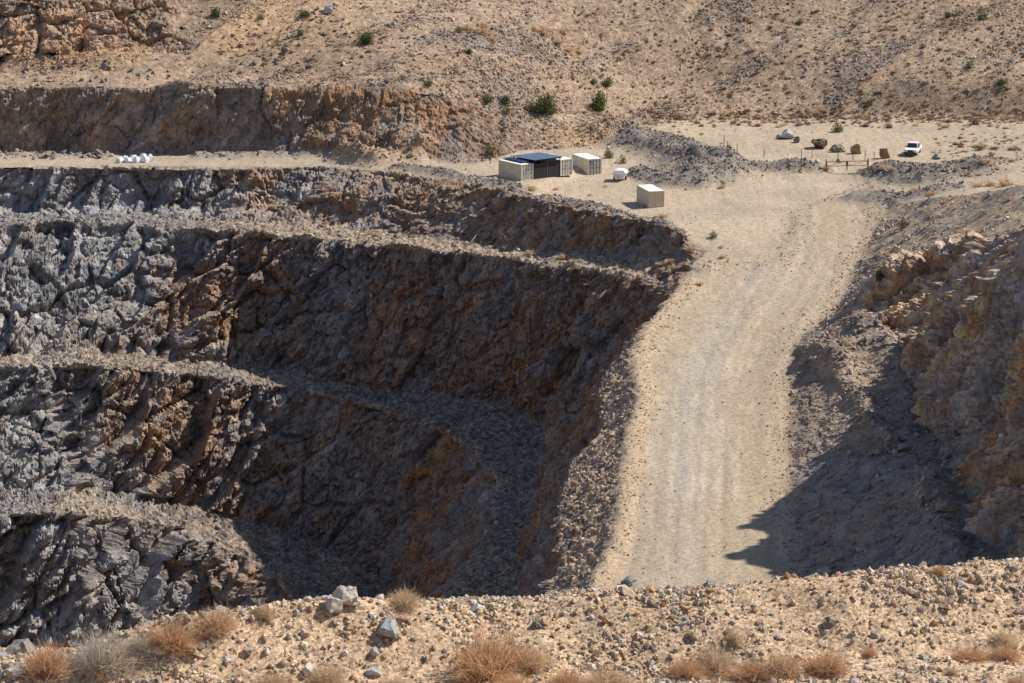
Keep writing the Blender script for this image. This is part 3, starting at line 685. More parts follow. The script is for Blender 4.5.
HAND = [(389,628,37,'large smooth blue-grey stone half buried on the foreground bank',(.30,.32,.32)), (345,597,34,'long pale boulder lying on the crest of the foreground bank',(.50,.43,.36)),
 (334,606,30,'pale split stone propped below the long boulder on the bank crest',(.50,.44,.37)), (373,652,16,'light grey stone below the blue-grey stone on the bank',(.45,.43,.41)), (374,672,17,'white and grey stone near the bottom edge of the bank',(.52,.50,.48)),
 (184,619,17,'brown blocky stone standing on the bank crest behind dry bushes',(.34,.25,.17)), (157,652,16,'small white stone beside the dry bushes on the bank',(.55,.53,.50)), (195,651,17,'tan stone lying below the dry bushes on the bank',(.45,.35,.25)),
 (249,649,17,'tan angular stone lying on the open part of the bank',(.47,.37,.27)), (228,661,10,'small pale grey stone on open sandy bank',(.52,.51,.5)), (16,672,28,'pale slab of rock at the lower left corner',(.46,.42,.37)),
 (20,650,36,'large grey-brown boulder at left end of the bank',(.27,.24,.21)), (825,574,20,'rounded tan stone on the bank crest before the shaded ramp',(.46,.37,.27)), (787,576,12,'rusty brown stone on the bank crest at the shadow edge',(.40,.25,.15)),
 (710,583,13,'blue-grey stone on the bank crest below the haul road',(.27,.29,.32)), (629,583,18,'dark grey flat stone on the bank crest at the road edge',(.2,.2,.19)), (606,621,12,'orange-brown stone on the upper bank',(.42,.25,.11)),
 (980,578,15,'pale tan stone near the right end of the bank crest',(.52,.42,.30)), (989,597,13,'rusty tan stone on the right part of the bank',(.42,.30,.20)), (830,622,16,'dark wedge of stone sticking out of the bank',(.24,.20,.16)),
 (945,608,14,'brown angular stone lying on the right part of the bank',(.36,.26,.17)), (692,637,16,'tan block of stone with rust stains on the bank',(.42,.31,.19)), (476,608,14,'small white stone on the bank below the dark pit',(.58,.56,.53)),
 (653,668,12,'pale grey stone at the foot of the bank between bushes',(.5,.49,.46)), (922,658,12,'greenish grey stone at the foot of the bank',(.33,.34,.30)), (536,625,13,'dark green-grey stone on the upper bank',(.2,.21,.19))]
for k, (x, y, wpx, lab, c) in enumerate(HAND):
    loc, nor = hit(x, y + wpx * .12); s = wpx * loc.y / FPX * 1.15
    me = rough_boulder(40 + k, 1, .8, .62, solid_stone('stone_' + '_'.join(lab.split()[:3]).replace('-', '_') + '_%d' % k, c), .6)
    o = put_rock(me, 'rock', loc, s, .16); o.rotation_euler = (rng.uniform(-.25, .25), rng.uniform(-.25, .25), rng.uniform(0, 6.28))
    tag(o, lab, 'rock', 'larger stones on the foreground bank')
p, i = sample(FGW, 300); sz = sizes(300, .15, .42, 2.8)
cols_at = [(170, 'by the grey bush at left'), (341, 'left of the long pale boulder'), (470, 'around the blue-grey stone'), (600, 'above the largest rusty bush'), (683, 'before the foot of the haul road'), (800, 'above the right bush row'), (910, 'before the shaded rockfall'), (2000, 'at the right edge')]
for k in range(274):
    x, y, _ = project(p[k]); pos = next(t for lim, t in cols_at if x < lim); tn = TONES[rng.integers(0, 5)][0]
    cy = np.interp(x, [0, 130, 300, 480, 650, 860, 1024], [668, 632, 603, 598, 589, 577, 560])
    part_ = 'crest' if y < cy + 14 else 'upper' if y < cy + 45 else 'lower'
    big_ = 'large ' if sz[k] > .26 else 'small ' if sz[k] < .18 else ''
    lab = '%s%s stone %s, %s' % (big_, tn, pos, {'crest': 'on the bank crest', 'upper': 'on the upper bank', 'lower': 'near the bank foot'}[part_])
    tag(put_rock(RV_[tn][rng.integers(0, 8)], 'stone', p[k], sz[k], .12), lab, 'stone', 'stones on the foreground bank')

# boulders far off: on the side bench, below the crags and on the hill
FB = [hull_rock(80 + k, 15, 1, rng.uniform(.65, .95), rng.uniform(.5, .8)) for k in range(10)]
for m_ in FB: m_.materials.append(M_fargrey)
def boulders(n, poly, lo, hi, lab, grp):
    px_, py_ = np.array(poly).T
    for _ in range(n):
        while True:
            x, y = rng.uniform(px_.min(), px_.max()), rng.uniform(py_.min(), py_.max())
            c = False
            for (x1, y1), (x2, y2) in zip(poly, poly[1:] + poly[:1]):
                if (y1 > y) != (y2 > y) and x < (x2 - x1) * (y - y1) / (y2 - y1) + x1: c = not c
            if c: break
        loc, nor = hit(x, y); s = sizes(1, lo, hi, 2.2)[0] * loc.y / FPX
        tag(put_rock(FB[rng.integers(0, 10)], 'boulder', loc, s, .2), lab, 'boulder', grp)
boulders(40, [(880,430),(960,440),(975,560),(900,565),(850,470)], 5, 15, 'boulder in the shaded rockfall at the foot of the right wall', 'shaded rockfall boulders')
boulders(22, [(790,520),(815,520),(850,572),(790,572)], 4, 9, 'dark stone at the toe of the slope beside the shaded ramp', 'stones beside the shaded ramp')
boulders(20, [(843,318),(872,312),(890,345),(862,352)], 4, 9, 'dark boulder in the rubble at the head of the side bench', 'boulders at the side bench head')
boulders(34, [(826,338),(840,336),(886,425),(874,438)], 4, 10, 'sunlit stone in the windrow along the side bench', 'windrow stones')
boulders(22, [(0,150),(110,150),(110,160),(0,160)], 4, 11, 'pale broken rock at the foot of the upper left face', 'rocks along the upper road')
boulders(26, [(30,60),(170,60),(150,84),(20,84)], 4, 9, 'orange-brown rock in the fan below the crag', 'rocks of the fan below the crag')
boulders(26, [(255,30),(300,28),(420,38),(420,42),(255,40)], 3, 7, 'rock in the line of stones along the old upper track', 'stones of the old track')
boulders(24, [(240,45),(310,45),(310,75),(240,75)], 4, 11, 'dark rock of the broken outcrop above the upper face', 'rocks of the broken outcrop')
boulders(26, [(345,140),(415,140),(415,158),(345,158)], 3, 9, 'rock in the pile fallen from the upper face', 'rocks fallen from the upper face')
boulders(20, [(440,400),(530,410),(540,450),(500,470)], 3, 8, 'dark stone on the shaded bend of the middle bench', 'stones on the shaded bench bend')
ROAD = [(787,139,16,10,'white boulder beside the flat behind the gate, leftmost of the row',(.52,.50,.46),1.2), (797,143,9,7,'small dark boulder next to the white boulder',(.22,.21,.21),1), (779,139,7,5,'small brown rock left of the white boulder',(.32,.24,.17),1), (818,149,21,13,'large dark brown boulder behind the gate',(.20,.155,.10),1.3), (838,152,17,9,'low grey-brown boulder behind the gate',(.26,.22,.16),1.2),
 (857,154,13,12,'pointed orange-brown boulder behind the gate',(.36,.25,.13),1.2), (884,159,14,12,'round brown boulder on the bank right of the gate',(.28,.18,.10),1.2), (817,163,7,5,'small white stone by the left gate end',(.5,.48,.45),1), (838,163,6,5,'small dark stone lying in the gateway',(.2,.19,.18),1), (936,159,13,5,'low grey boulder on the bank before the pickup truck',(.30,.27,.24),1.2), (329,14,13,11,'pale grey boulder standing on the upper hill',(.52,.51,.5),1.3), (905,452,18,10,'large pale block in the shaded rockfall',(.30,.28,.26),1.1), (945,512,26,14,'largest tan boulder of the shaded rockfall',(.33,.26,.18),1.2), (420,142,14,10,'tan block on top of the rock pile below the upper face',(.34,.26,.18),1.1)]
for k, (x, y, wp, hp_, lab, c, lum) in enumerate(ROAD):
    loc, nor = hit(x, y); u = loc.y / FPX
    me = rough_boulder(90 + k, wp * u * 1.1, wp * u * .85, hp_ * u * 1.15, solid_stone('boulder_stone_%d' % k, c), lum * .6)
    o = link('boulder', me); o.location = loc + Vector((0, wp * u * .2, hp_ * u * .42)); o.rotation_euler = (0, 0, rng.uniform(-.4, .4))
    tag(o, lab, 'boulder')

# ------------------------------------------------------------------ dry bushes
def twig_mesh(seed, n, wd, flat=.75, side=2):
    r = np.random.default_rng(seed); vs, fs, cs = [], [], []
    def ribbon(a, b, c, w0, colr):
        d = b - a; s = np.cross(d, r.normal(size=3)); s /= np.linalg.norm(s) + 1e-9
        k = len(vs); vs.extend([a - s * w0, a + s * w0, b + s * w0 * .7, b - s * w0 * .7, c]); fs.extend([(k, k + 1, k + 2), (k, k + 2, k + 3), (k + 3, k + 2, k + 4)]); cs.extend([colr] * 5)
    lob = r.normal(size=(5, 3)); lob[:, 2] = np.abs(lob[:, 2]); lob /= np.linalg.norm(lob, axis=1, keepdims=True)
    for _ in range(n):
        th = r.uniform(0, 2 * np.pi); cz = r.uniform(.02, 1) ** .8; sr = math.sqrt(1 - cz * cz)
        d = np.array([sr * math.cos(th), sr * math.sin(th), cz])
        ln = r.uniform(.55, 1.1) * (.55 + .55 * max(0, (lob @ d).max()) ** 2)
        a = np.array([r.normal(0, .10), r.normal(0, .10), -.08]); tip = a + d * ln * (1, 1, flat) + r.normal(0, .05, 3)
        b = a + (tip - a) * .55 + r.normal(0, .06, 3) + (0, 0, .05)
        cl = np.array([1, 1, 1]) * r.uniform(.65, 1.25)
        ribbon(a, b, tip, wd, cl)
        for _ in range(side):
            t = r.uniform(.35, .9); q0 = a + (tip - a) * t; dd = d * .5 + r.normal(0, .5, 3); q2 = q0 + dd * r.uniform(.12, .3)
            ribbon(q0, (q0 + q2) / 2 + r.normal(0, .02, 3), q2, wd * .7, cl * r.uniform(.85, 1.2))
    v = np.array(vs); v[:, 2] = np.maximum(v[:, 2], -.1)
    return np_mesh('twigs', v, np.array(fs), np.clip(np.array(cs), 0, 2))
def bush_mat(name, cols, tr=.4):
    m, t, b = new_mat(name, .85); N = t.nodes.new; L = t.links.new
    at = N('ShaderNodeAttribute'); at.attribute_name = 'Col'; oi = N('ShaderNodeObjectInfo')
    cr = N('ShaderNodeValToRGB'); el = cr.color_ramp.elements
    while len(el) < len(cols): el.new(.5)
    for k, c in enumerate(cols): el[k].position = k / max(1, len(cols) - 1); el[k].color = (*c, 1)
    L(oi.outputs['Random'], cr.inputs[0])
    mx = N('ShaderNodeVectorMath'); mx.operation = 'MULTIPLY'; L(at.outputs['Color'], mx.inputs[0]); L(cr.outputs[0], mx.inputs[1]); L(mx.outputs[0], b.inputs['Base Color'])
    tb = N('ShaderNodeBsdfTranslucent'); L(mx.outputs[0], tb.inputs['Color']); ms = N('ShaderNodeMixShader'); ms.inputs[0].default_value = tr
    L(b.outputs[0], ms.inputs[1]); L(tb.outputs[0], ms.inputs[2]); L(ms.outputs[0], t.nodes['Material Output'].inputs['Surface'])
    return m
M_dry = bush_mat('dry_straw_twigs', [(.62,.42,.25),(.66,.47,.29),(.66,.51,.34)])
M_rust = bush_mat('rusty_twigs', [(.62,.39,.22),(.65,.43,.25)])
M_greyb = bush_mat('grey_twigs', [(.58,.51,.41),(.56,.48,.38)])
M_red = bush_mat('reddish_twigs', [(.24,.13,.10),(.32,.19,.13),(.40,.27,.18)])
def bush_set(mat, k0, n, cnt, wd, side):
    out = []
    for k in range(cnt):
        me = twig_mesh(k0 + k, n, wd, side=side); me.materials.append(mat); out.append(me)
    return out
NEAR = {'dry': bush_set(M_dry, 10, 900, 4, .0075, 2), 'rust': bush_set(M_rust, 20, 900, 2, .0075, 2), 'grey': bush_set(M_greyb, 30, 900, 2, .0075, 2)}
FG = [(48,672,52,38,'rust','rusty orange dry bush at the left end of the bank'), (103,668,64,50,'grey','tall pale grey dry bush beside the rusty bush at left'), (140,655,34,28,'grey','small grey dry bush right of the tall grey bush'), (172,644,46,30,'rust','rusty dry bush below the brown blocky stone'), (216,630,46,32,'dry','straw-coloured dry bush on the left bank crest'), (265,617,24,18,'dry','small dry bush on the crest left of the pale boulder'),
 (404,606,36,24,'dry','lone dry bush on the bank crest right of the pale boulder'), (326,682,42,26,'dry','dry bush at the bottom edge left of the white and grey stone'), (275,686,28,18,'dry','small dry bush at the bottom edge on the open bank'), (487,676,78,58,'rust','largest rusty dry bush in the middle of the bank foot'), (526,668,46,34,'dry','dry bush right of the largest rusty bush'), (512,690,50,24,'rust','low rusty bush in front of the largest bush'), (396,690,40,18,'dry','dry bush cut by the bottom edge left of the largest bush'), (566,688,44,24,'rust','low rusty bush at the bottom edge, left of a pair'), (606,688,52,30,'dry','broad dry bush at the bottom edge right of the middle'),
 (686,676,38,26,'rust','rusty bush at the left end of the right bush row'), (715,670,48,36,'dry','tallest dry bush of the right bush row'), (734,644,20,22,'dry','narrow dry bush standing above the right bush row'), (752,678,46,26,'rust','low rusty bush in the front of the right bush row'), (783,674,46,30,'dry','round dry bush second from right in the right bush row'), (826,672,46,30,'rust','round rusty bush at the right end of the bush row'), (938,573,20,9,'rust','little dry tuft on the crest before the shaded rockfall'),
 (969,660,36,18,'rust','low rusty bush at the bank foot on the right'), (1002,645,34,24,'dry','dry bush at the right edge'), (1005,658,30,18,'rust','low rusty bush under the dry bush at the right edge'), (1018,688,32,20,'dry','dry bush in the lower right corner'), (952,674,14,10,'dry','tiny dry tuft on the track at lower right'), (870,655,16,10,'rust','tiny rusty tuft at the bank foot')]
for x, y, wp, hh, kd, lab in FG:
    loc, nor = hit(x, y); u = loc.y / FPX
    o = link('dry_bush', NEAR[kd][rng.integers(0, len(NEAR[kd]))]); o.location = loc
    o.scale = (wp * u * .7 * rng.uniform(.85, 1.2), wp * u * .62 * rng.uniform(.8, 1.1), hh * u * 1.3 * rng.uniform(.9, 1.15)); o.rotation_euler = (rng.uniform(-.18, .18), rng.uniform(-.22, .22), rng.uniform(-.5, .5))
    tag(o, lab, 'bush', 'dry bushes on the foreground bank')
FAR = bush_set(M_dry, 40, 120, 5, .035, 1); FARR = bush_set(M_red, 50, 120, 4, .035, 1)
def far_bush(loc, wp, hp_, lab, grp, red=False):
    u = loc.y / FPX; s = FARR if red else FAR
    o = link('desert_shrub' if red else 'dry_bush', s[rng.integers(0, len(s))]); o.location = loc
    o.scale = (wp * u * .58, wp * u * .58, hp_ * u * 1.15); o.rotation_euler = (0, 0, rng.uniform(0, 6.28))
    tag(o, lab, 'bush', grp)
KEY = {'hill': ('tan dry bush in the clump on the hill above the sheds', 'dry bushes above the sheds', [(468,30,16,10),(481,33,20,12),(492,40,16,9),(484,27,14,8),(543,33,22,13),(535,30,12,9),(564,33,13,11),(558,43,15,9),(524,50,14,9),(568,51,14,7),(578,52,16,7)]),
 'b3': ('tan dry bush along the upper narrow bench', 'dry bushes on the upper narrow bench', [(530,254,16,8),(510,250,18,7),(503,249,10,6),(562,258,12,8),(572,262,11,6),(600,259,7,5),(370,234,9,6),(375,235,12,6),(413,237,8,6),(563,257,7,6),(628,240,7,5),(641,262,8,5)]),
 'edge': ('tan dry bush along the edge of the container yard', 'dry bushes along the yard edge', [(432,185,14,7),(450,188,13,7),(460,189,17,8),(474,188,11,7),(530,190,18,9),(547,200,12,6),(580,205,11,6),(570,204,7,5),(605,187,6,4),(644,207,6,6),(663,217,15,7),(689,250,16,9),(670,262,10,6),(556,190,9,5),(590,196,8,5)]),
 'ramp': ('tan dry tuft at the head of the haul road', 'dry tufts at the ramp head', [(723,258,11,8),(721,248,8,5),(700,285,11,7),(710,262,6,5),(722,188,10,8),(664,226,7,4),(860,243,6,4),(832,330,6,4),(845,308,7,5)]),
 'right': ('straw-coloured bush on the bank right of the haul road', 'bushes on the right bank', [(1007,186,26,15),(990,186,18,10),(978,187,16,8),(912,193,14,10),(932,195,13,9),(883,169,13,9),(892,170,10,7),(945,203,9,6),(826,170,11,8),(1010,200,14,7),(985,212,12,6),(1000,216,12,6),(1016,230,10,6)]),
 'wall': ('pale dry bush clinging to the shaded right wall', 'bushes on the right wall', [(867,306,8,6),(989,299,7,7),(998,299,6,7),(905,345,6,5),(925,310,6,5),(960,300,5,5)])}
for lab, grp, lst in KEY.values():
    for x, y, wp, hp_ in lst: far_bush(hit(x, y)[0], wp, hp_, lab, grp)
def strew(n, box, lo, hi, lab, grp, red=0.0, asp=.6):
    for _ in range(n):
        x, y = rng.uniform(box[0], box[2]), rng.uniform(box[1], box[3]); wp = sizes(1, lo, hi, 2.0)[0]
        rd = rng.uniform() < red
        far_bush(hit(x, y)[0], wp, wp * asp, lab if not rd else lab.replace('dry tan bush', 'dark reddish shrub'), grp if not rd else grp.replace('dry', 'reddish'), rd)
strew(75, (690, 5, 1024, 78), 3.5, 9, 'dry tan bush dotted over the upper right hillside', 'dry bushes on the upper right hillside', .72)
strew(70, (640, 84, 1024, 118), 3.5, 10, 'dry tan bush on the low bank behind the parking flat', 'dry bushes behind the parking flat', .55)
strew(60, (640, 112, 1024, 128), 5, 13, 'dry tan bush in the band along the back of the flat', 'dry bushes along the back of the flat', .5)
strew(22, (950, 138, 1024, 178), 5, 14, 'dry tan bush on the rough ground right of the pickup truck', 'dry bushes right of the truck', .25)
strew(40, (560, 40, 700, 118), 3.5, 9, 'dry tan bush on the slope right of the green shrubs', 'dry bushes right of the green shrubs', .6)
strew(24, (230, 2, 440, 40), 3.5, 8, 'dry tan bush on the upper left hill', 'dry bushes on the upper left hill', .2)
strew(22, (430, 90, 560, 128), 3.5, 8, 'dry tan bush above the end of the upper face', 'dry bushes above the upper face end', .1)
strew(18, (610, 128, 730, 185), 3.5, 8, 'dry tan bush on the spoil heap behind the yard', 'dry bushes on the spoil heap', .1)
strew(14, (905, 195, 1024, 240), 3.5, 8, 'dry tan bush on the sunlit top of the right wall', 'dry bushes above the right wall', .1)

# low scrub too small to count
tv = []; tf = []; 
proto = []
for k in range(4):
    me = twig_mesh(200 + k, 26, .09, side=0); n = len(me.vertices)
    a = np.zeros(n * 3, np.float32); me.vertices.foreach_get('co', a); f = np.zeros(len(me.polygons) * 3, np.int32); me.polygons.foreach_get('vertices', f); proto.append((a.reshape(-1, 3), f.reshape(-1, 3)))
    bpy.data.meshes.remove(me)
w_c = isr('hillside', 'gravel_flat', 'right_top', 'bench5') * (fm(m_hill) * (.4 + .9 * fm(sstep(n_mid + .5 * n_big, -.2, .6))) + 6.0 * np.exp(-((fpy - 117) / 6.0) ** 2) * (fpx > 640) + .8 * np.exp(-((fpy - 150) / 14.0) ** 2) * (fpx > 930)) * (fpx > 215)
p, i = sample(w_c, 3600); sz = sizes(len(p), .32, 1.15, 2.2); pc = np.array([(.36,.25,.15),(.28,.17,.12),(.22,.13,.10),(.40,.30,.19),(.30,.21,.14),(.18,.13,.09)])
base = 0; vv = []; fv = []; cv = []
for k in range(len(p)):
    a, f = proto[k % 4]; th = rng.uniform(0, 6.28); R2 = np.array([[math.cos(th), -math.sin(th), 0], [math.sin(th), math.cos(th), 0], [0, 0, 1]])
    vv.append(a @ R2.T * (sz[k], sz[k], sz[k] * .85) + p[k]); fv.append(f + base); cv.append(np.tile(pc[rng.integers(0, 6)] * rng.uniform(.8, 1.35), (len(a), 1))); base += len(a)
M_scrub = bush_mat('scrub_twigs', [(1, 1, 1), (1, 1, 1)])
tag(link('scrub', np_mesh('scrub', np.concatenate(vv), np.concatenate(fv), np.concatenate(cv), M_scrub)), 'low brown scrub dotting the hillside and the flat', 'scrub', kind='stuff')

# ------------------------------------------------------------------ green shrubs: stem and leafy crown
def leaf_mesh(seed, n, ls):
    r = np.random.default_rng(seed); ctr = []
    for _ in range(9):
        d = r.normal(size=3); d /= np.linalg.norm(d); d[2] = abs(d[2]) * .9; ctr.append((d * r.uniform(.25, .6) + (0, 0, .12), r.uniform(.32, .5)))
    ctr.append((np.array([0, 0, .35]), .5))
    vs, cs = [], []
    for _ in range(n):
        c, R = ctr[r.integers(0, len(ctr))]; d = r.normal(size=3); d /= np.linalg.norm(d)
        p = c + d * R * r.uniform(.5, 1.05); p[2] = max(p[2], .03)
        a = r.normal(size=3); a /= np.linalg.norm(a); b = np.cross(a, r.normal(size=3)); b /= np.linalg.norm(b)
        s = ls * r.uniform(.6, 1.3); vs += [p - a * s, p + b * s * .5, p + a * s, p - b * s * .5]; cs += [np.array([1, 1, 1]) * r.uniform(.6, 1.35)] * 4
    return np_mesh('crown', np.array(vs), np.arange(len(vs)).reshape(-1, 4), np.array(cs))
def stem_mesh(seed):
    r = np.random.default_rng(seed); bm = bmesh.new()
    for k in range(5):
        a = Vector((r.normal(0, .03), r.normal(0, .03), -.1)); b = Vector((r.normal(0, .28), r.normal(0, .28), r.uniform(.4, .7)))
        tube(bm, a, b, .035, .014, 6)
    me = bpy.data.meshes.new('stem'); bm.to_mesh(me); bm.free(); return me
def tube(bm, a, b, r0, r1=None, n=8):
    r1 = r0 if r1 is None else r1; a, b = Vector(a), Vector(b); d = (b - a)
    m = Matrix.Translation((a + b) / 2) @ d.to_track_quat('Z', 'Y').to_matrix().to_4x4()
    bmesh.ops.create_cone(bm, cap_ends=True, segments=n, radius1=r0, radius2=r1, depth=d.length, matrix=m)
M_green = bush_mat('juniper_leaves', [(.085,.12,.04),(.11,.14,.05),(.125,.145,.055)], .25)
M_olive = bush_mat('olive_leaves', [(.22,.20,.085),(.26,.225,.10)], .25)
M_bark = simple_mat('shrub_bark', (.16, .11, .075), .9)
GBIG = [leaf_mesh(60 + k, 1500, .06) for k in range(3)]; GSM = [leaf_mesh(70 + k, 420, .10) for k in range(3)]; OSM = [leaf_mesh(76 + k, 320, .10) for k in range(2)]
STEM = [stem_mesh(5), stem_mesh(6)]
for m_ in GBIG + GSM: m_.materials.append(M_green)
for m_ in OSM: m_.materials.append(M_olive)
for m_ in STEM: m_.materials.append(M_bark)
SHR = [(545,113,32,24,'b','largest round green shrub above the container yard'), (530,111,14,10,'o','olive bush at the left foot of the largest green shrub'), (601,110,25,22,'b','dark round green shrub right of the largest one'), (366,44,20,15,'b','green shrub on the shoulder of the left hill'), (217,16,15,11,'s','round green shrub highest on the left hill'), (305,17,15,9,'s','green shrub on the old track near the pale boulder'), (300,35,11,8,'s','small green shrub below the old track'), (261,19,9,6,'o','small olive bush on the left hill'), (428,86,13,8,'s','small green shrub above the end of the upper face'),
 (487,102,15,9,'s','left one of the two low green shrubs above the upper face end'), (504,104,17,11,'s','right one of the two low green shrubs above the upper face end'), (506,113,15,8,'o','olive bush under the two low green shrubs'), (608,86,15,11,'s','green shrub above the dark round shrub'), (594,84,9,7,'s','tiny green shrub left of the shrub above the dark round one'), (468,53,11,6,'s','flat green shrub alone on the bare slope'), (459,33,13,9,'o','olive shrub among the tan clump on the hill'), (413,287,7,7,'s','small green plant growing from the middle quarry face'),
 (880,279,11,14,'s','upright green bush at the right edge of the haul road'), (903,229,17,13,'o','olive bush on the bank above the right edge of the road'), (713,238,11,9,'o','olive bush at the left head of the haul road'), (493,155,22,13,'o','olive bush behind the left container'), (609,158,14,12,'o','olive bush right of the container with the blue sign'), (622,163,14,8,'o','low olive bush behind the white trailer'), (870,104,12,7,'o','olive bush on the low bank above the pickup truck'), (970,68,13,8,'o','olive shrub on the right hillside'), (947,17,11,7,'s','dark green shrub high on the right hillside, left of a pair'), (982,20,11,8,'s','dark green shrub high on the right hillside, right of a pair'), (800,24,10,7,'s','dark shrub beside a tan bush on the upper right hill'), (1003,84,16,6,'s','flat green shrub near the right edge of the hillside'), (838,132,18,11,'o','olive bush behind the row of boulders'), (980,150,14,7,'o','olive bush right of the pickup truck')]
for k, (x, y, wp, hp_, kd, lab) in enumerate(SHR):
    loc, nor = hit(x, y); u = loc.y / FPX
    e_ = link('olive_bush' if kd == 'o' else 'green_shrub', None); e_.location = loc; e_.empty_display_size = .3
    e_.rotation_euler = (0, 0, rng.uniform(0, 6.28)); e_.scale = (wp * u * .56, wp * u * .56, hp_ * u * 1.0)
    ms_ = {'b': GBIG, 's': GSM, 'o': OSM}[kd]
    link('crown', ms_[k % len(ms_)], e_); link('stem', STEM[k % 2], e_)
    tag(e_, lab, 'shrub', 'olive bushes' if kd == 'o' else 'green shrubs')

# ------------------------------------------------------------------ shipping containers and the shed between them
def obj_bm(name, bm, mat, parent=None, bevel=0):
    bmesh.ops.recalc_face_normals(bm, faces=list(bm.faces))
    me = bpy.data.meshes.new(name); bm.to_mesh(me); bm.free(); me.materials.append(mat)
    return link(name, me, parent)
def box(bm, x0, y0, z0, x1, y1, z1):
    r = bmesh.ops.create_cube(bm, size=1, matrix=Matrix.Translation(((x0 + x1) / 2, (y0 + y1) / 2, (z0 + z1) / 2)) @ Matrix.Diagonal((x1 - x0, y1 - y0, z1 - z0, 1)))
    return r['verts']
def boxes(name, lst, mat, parent):
    bm = bmesh.new()
    for b in lst: box(bm, *b)
    return obj_bm(name, bm, mat, parent)
def corrugated(name, a, b, h, nrm, mat, parent, pitch=.28, dep=.05):
    """sheet from a to b (2-D base line), height range h, ribs towards nrm"""
    a, b = Vector(a), Vector(b); L_ = (b - a).length; d = (b - a) / L_; n = Vector(nrm); bm = bmesh.new()
    k = max(2, round(L_ / pitch)); prof = []
    for i in range(k):
        t0 = L_ * i / k; w_ = L_ / k
        prof += [(t0, 0), (t0 + w_ * .3, 0), (t0 + w_ * .45, -dep), (t0 + w_ * .85, -dep)]
    prof.append((L_, 0)); cols_ = []
    for t, o_ in prof:
        p_ = a + d * t + n * o_; cols_.append((bm.verts.new((p_.x, p_.y, h[0])), bm.verts.new((p_.x, p_.y, h[1]))))
    for c0, c1 in zip(cols_[:-1], cols_[1:]): bm.faces.new((c0[0], c1[0], c1[1], c0[1]))
    return obj_bm(name, bm, mat, parent)
M_tan = simple_mat('tan_container_paint', (.66, .55, .40), .55, 0, .12, 1.2)
M_cream = simple_mat('cream_container_paint', (.68, .63, .50), .5, 0, .12, 1.2)
M_roofw = simple_mat('white_roof', (.78, .77, .73), .5, 0, .08, 1.5)  # container roofs whiter than the side panels
M_door = simple_mat('whitish_door_paint', (.76, .73, .66), .5, 0, .15, 3)
M_steel = simple_mat('galvanised_steel', (.42, .42, .41), .45, .6, .15, 6)
M_dark = simple_mat('dark_steel', (.035, .035, .04), .6, .2, .2, 4)
M_rustst = simple_mat('rusty_steel', (.20, .12, .075), .8, .2, .3, 5)
M_blue = simple_mat('slate_blue_roof_sheet', (.11, .17, .27), .42, .15, .15, 1.0, .5)
M_sign = simple_mat('blue_sign', (.03, .06, .30), .5)
M_white = simple_mat('white_paint', (.78, .78, .77), .35, 0, .05, 2, .5)
M_glass = simple_mat('dark_window_glass', (.02, .025, .03), .08, 0, .05, 2, .8)
M_black = simple_mat('black_rubber', (.02, .02, .02), .8)
M_lamp = simple_mat('headlight_glass', (.6, .62, .65), .15, .3, .05, 2, .8)
M_bag = simple_mat('white_woven_sack', (.80, .80, .80), .8, 0, .08, 4)
M_tarp = simple_mat('white_tarp', (.72, .73, .74), .6, 0, .1, 2)
CW, CL, CH = 2.44, 6.06, 2.59
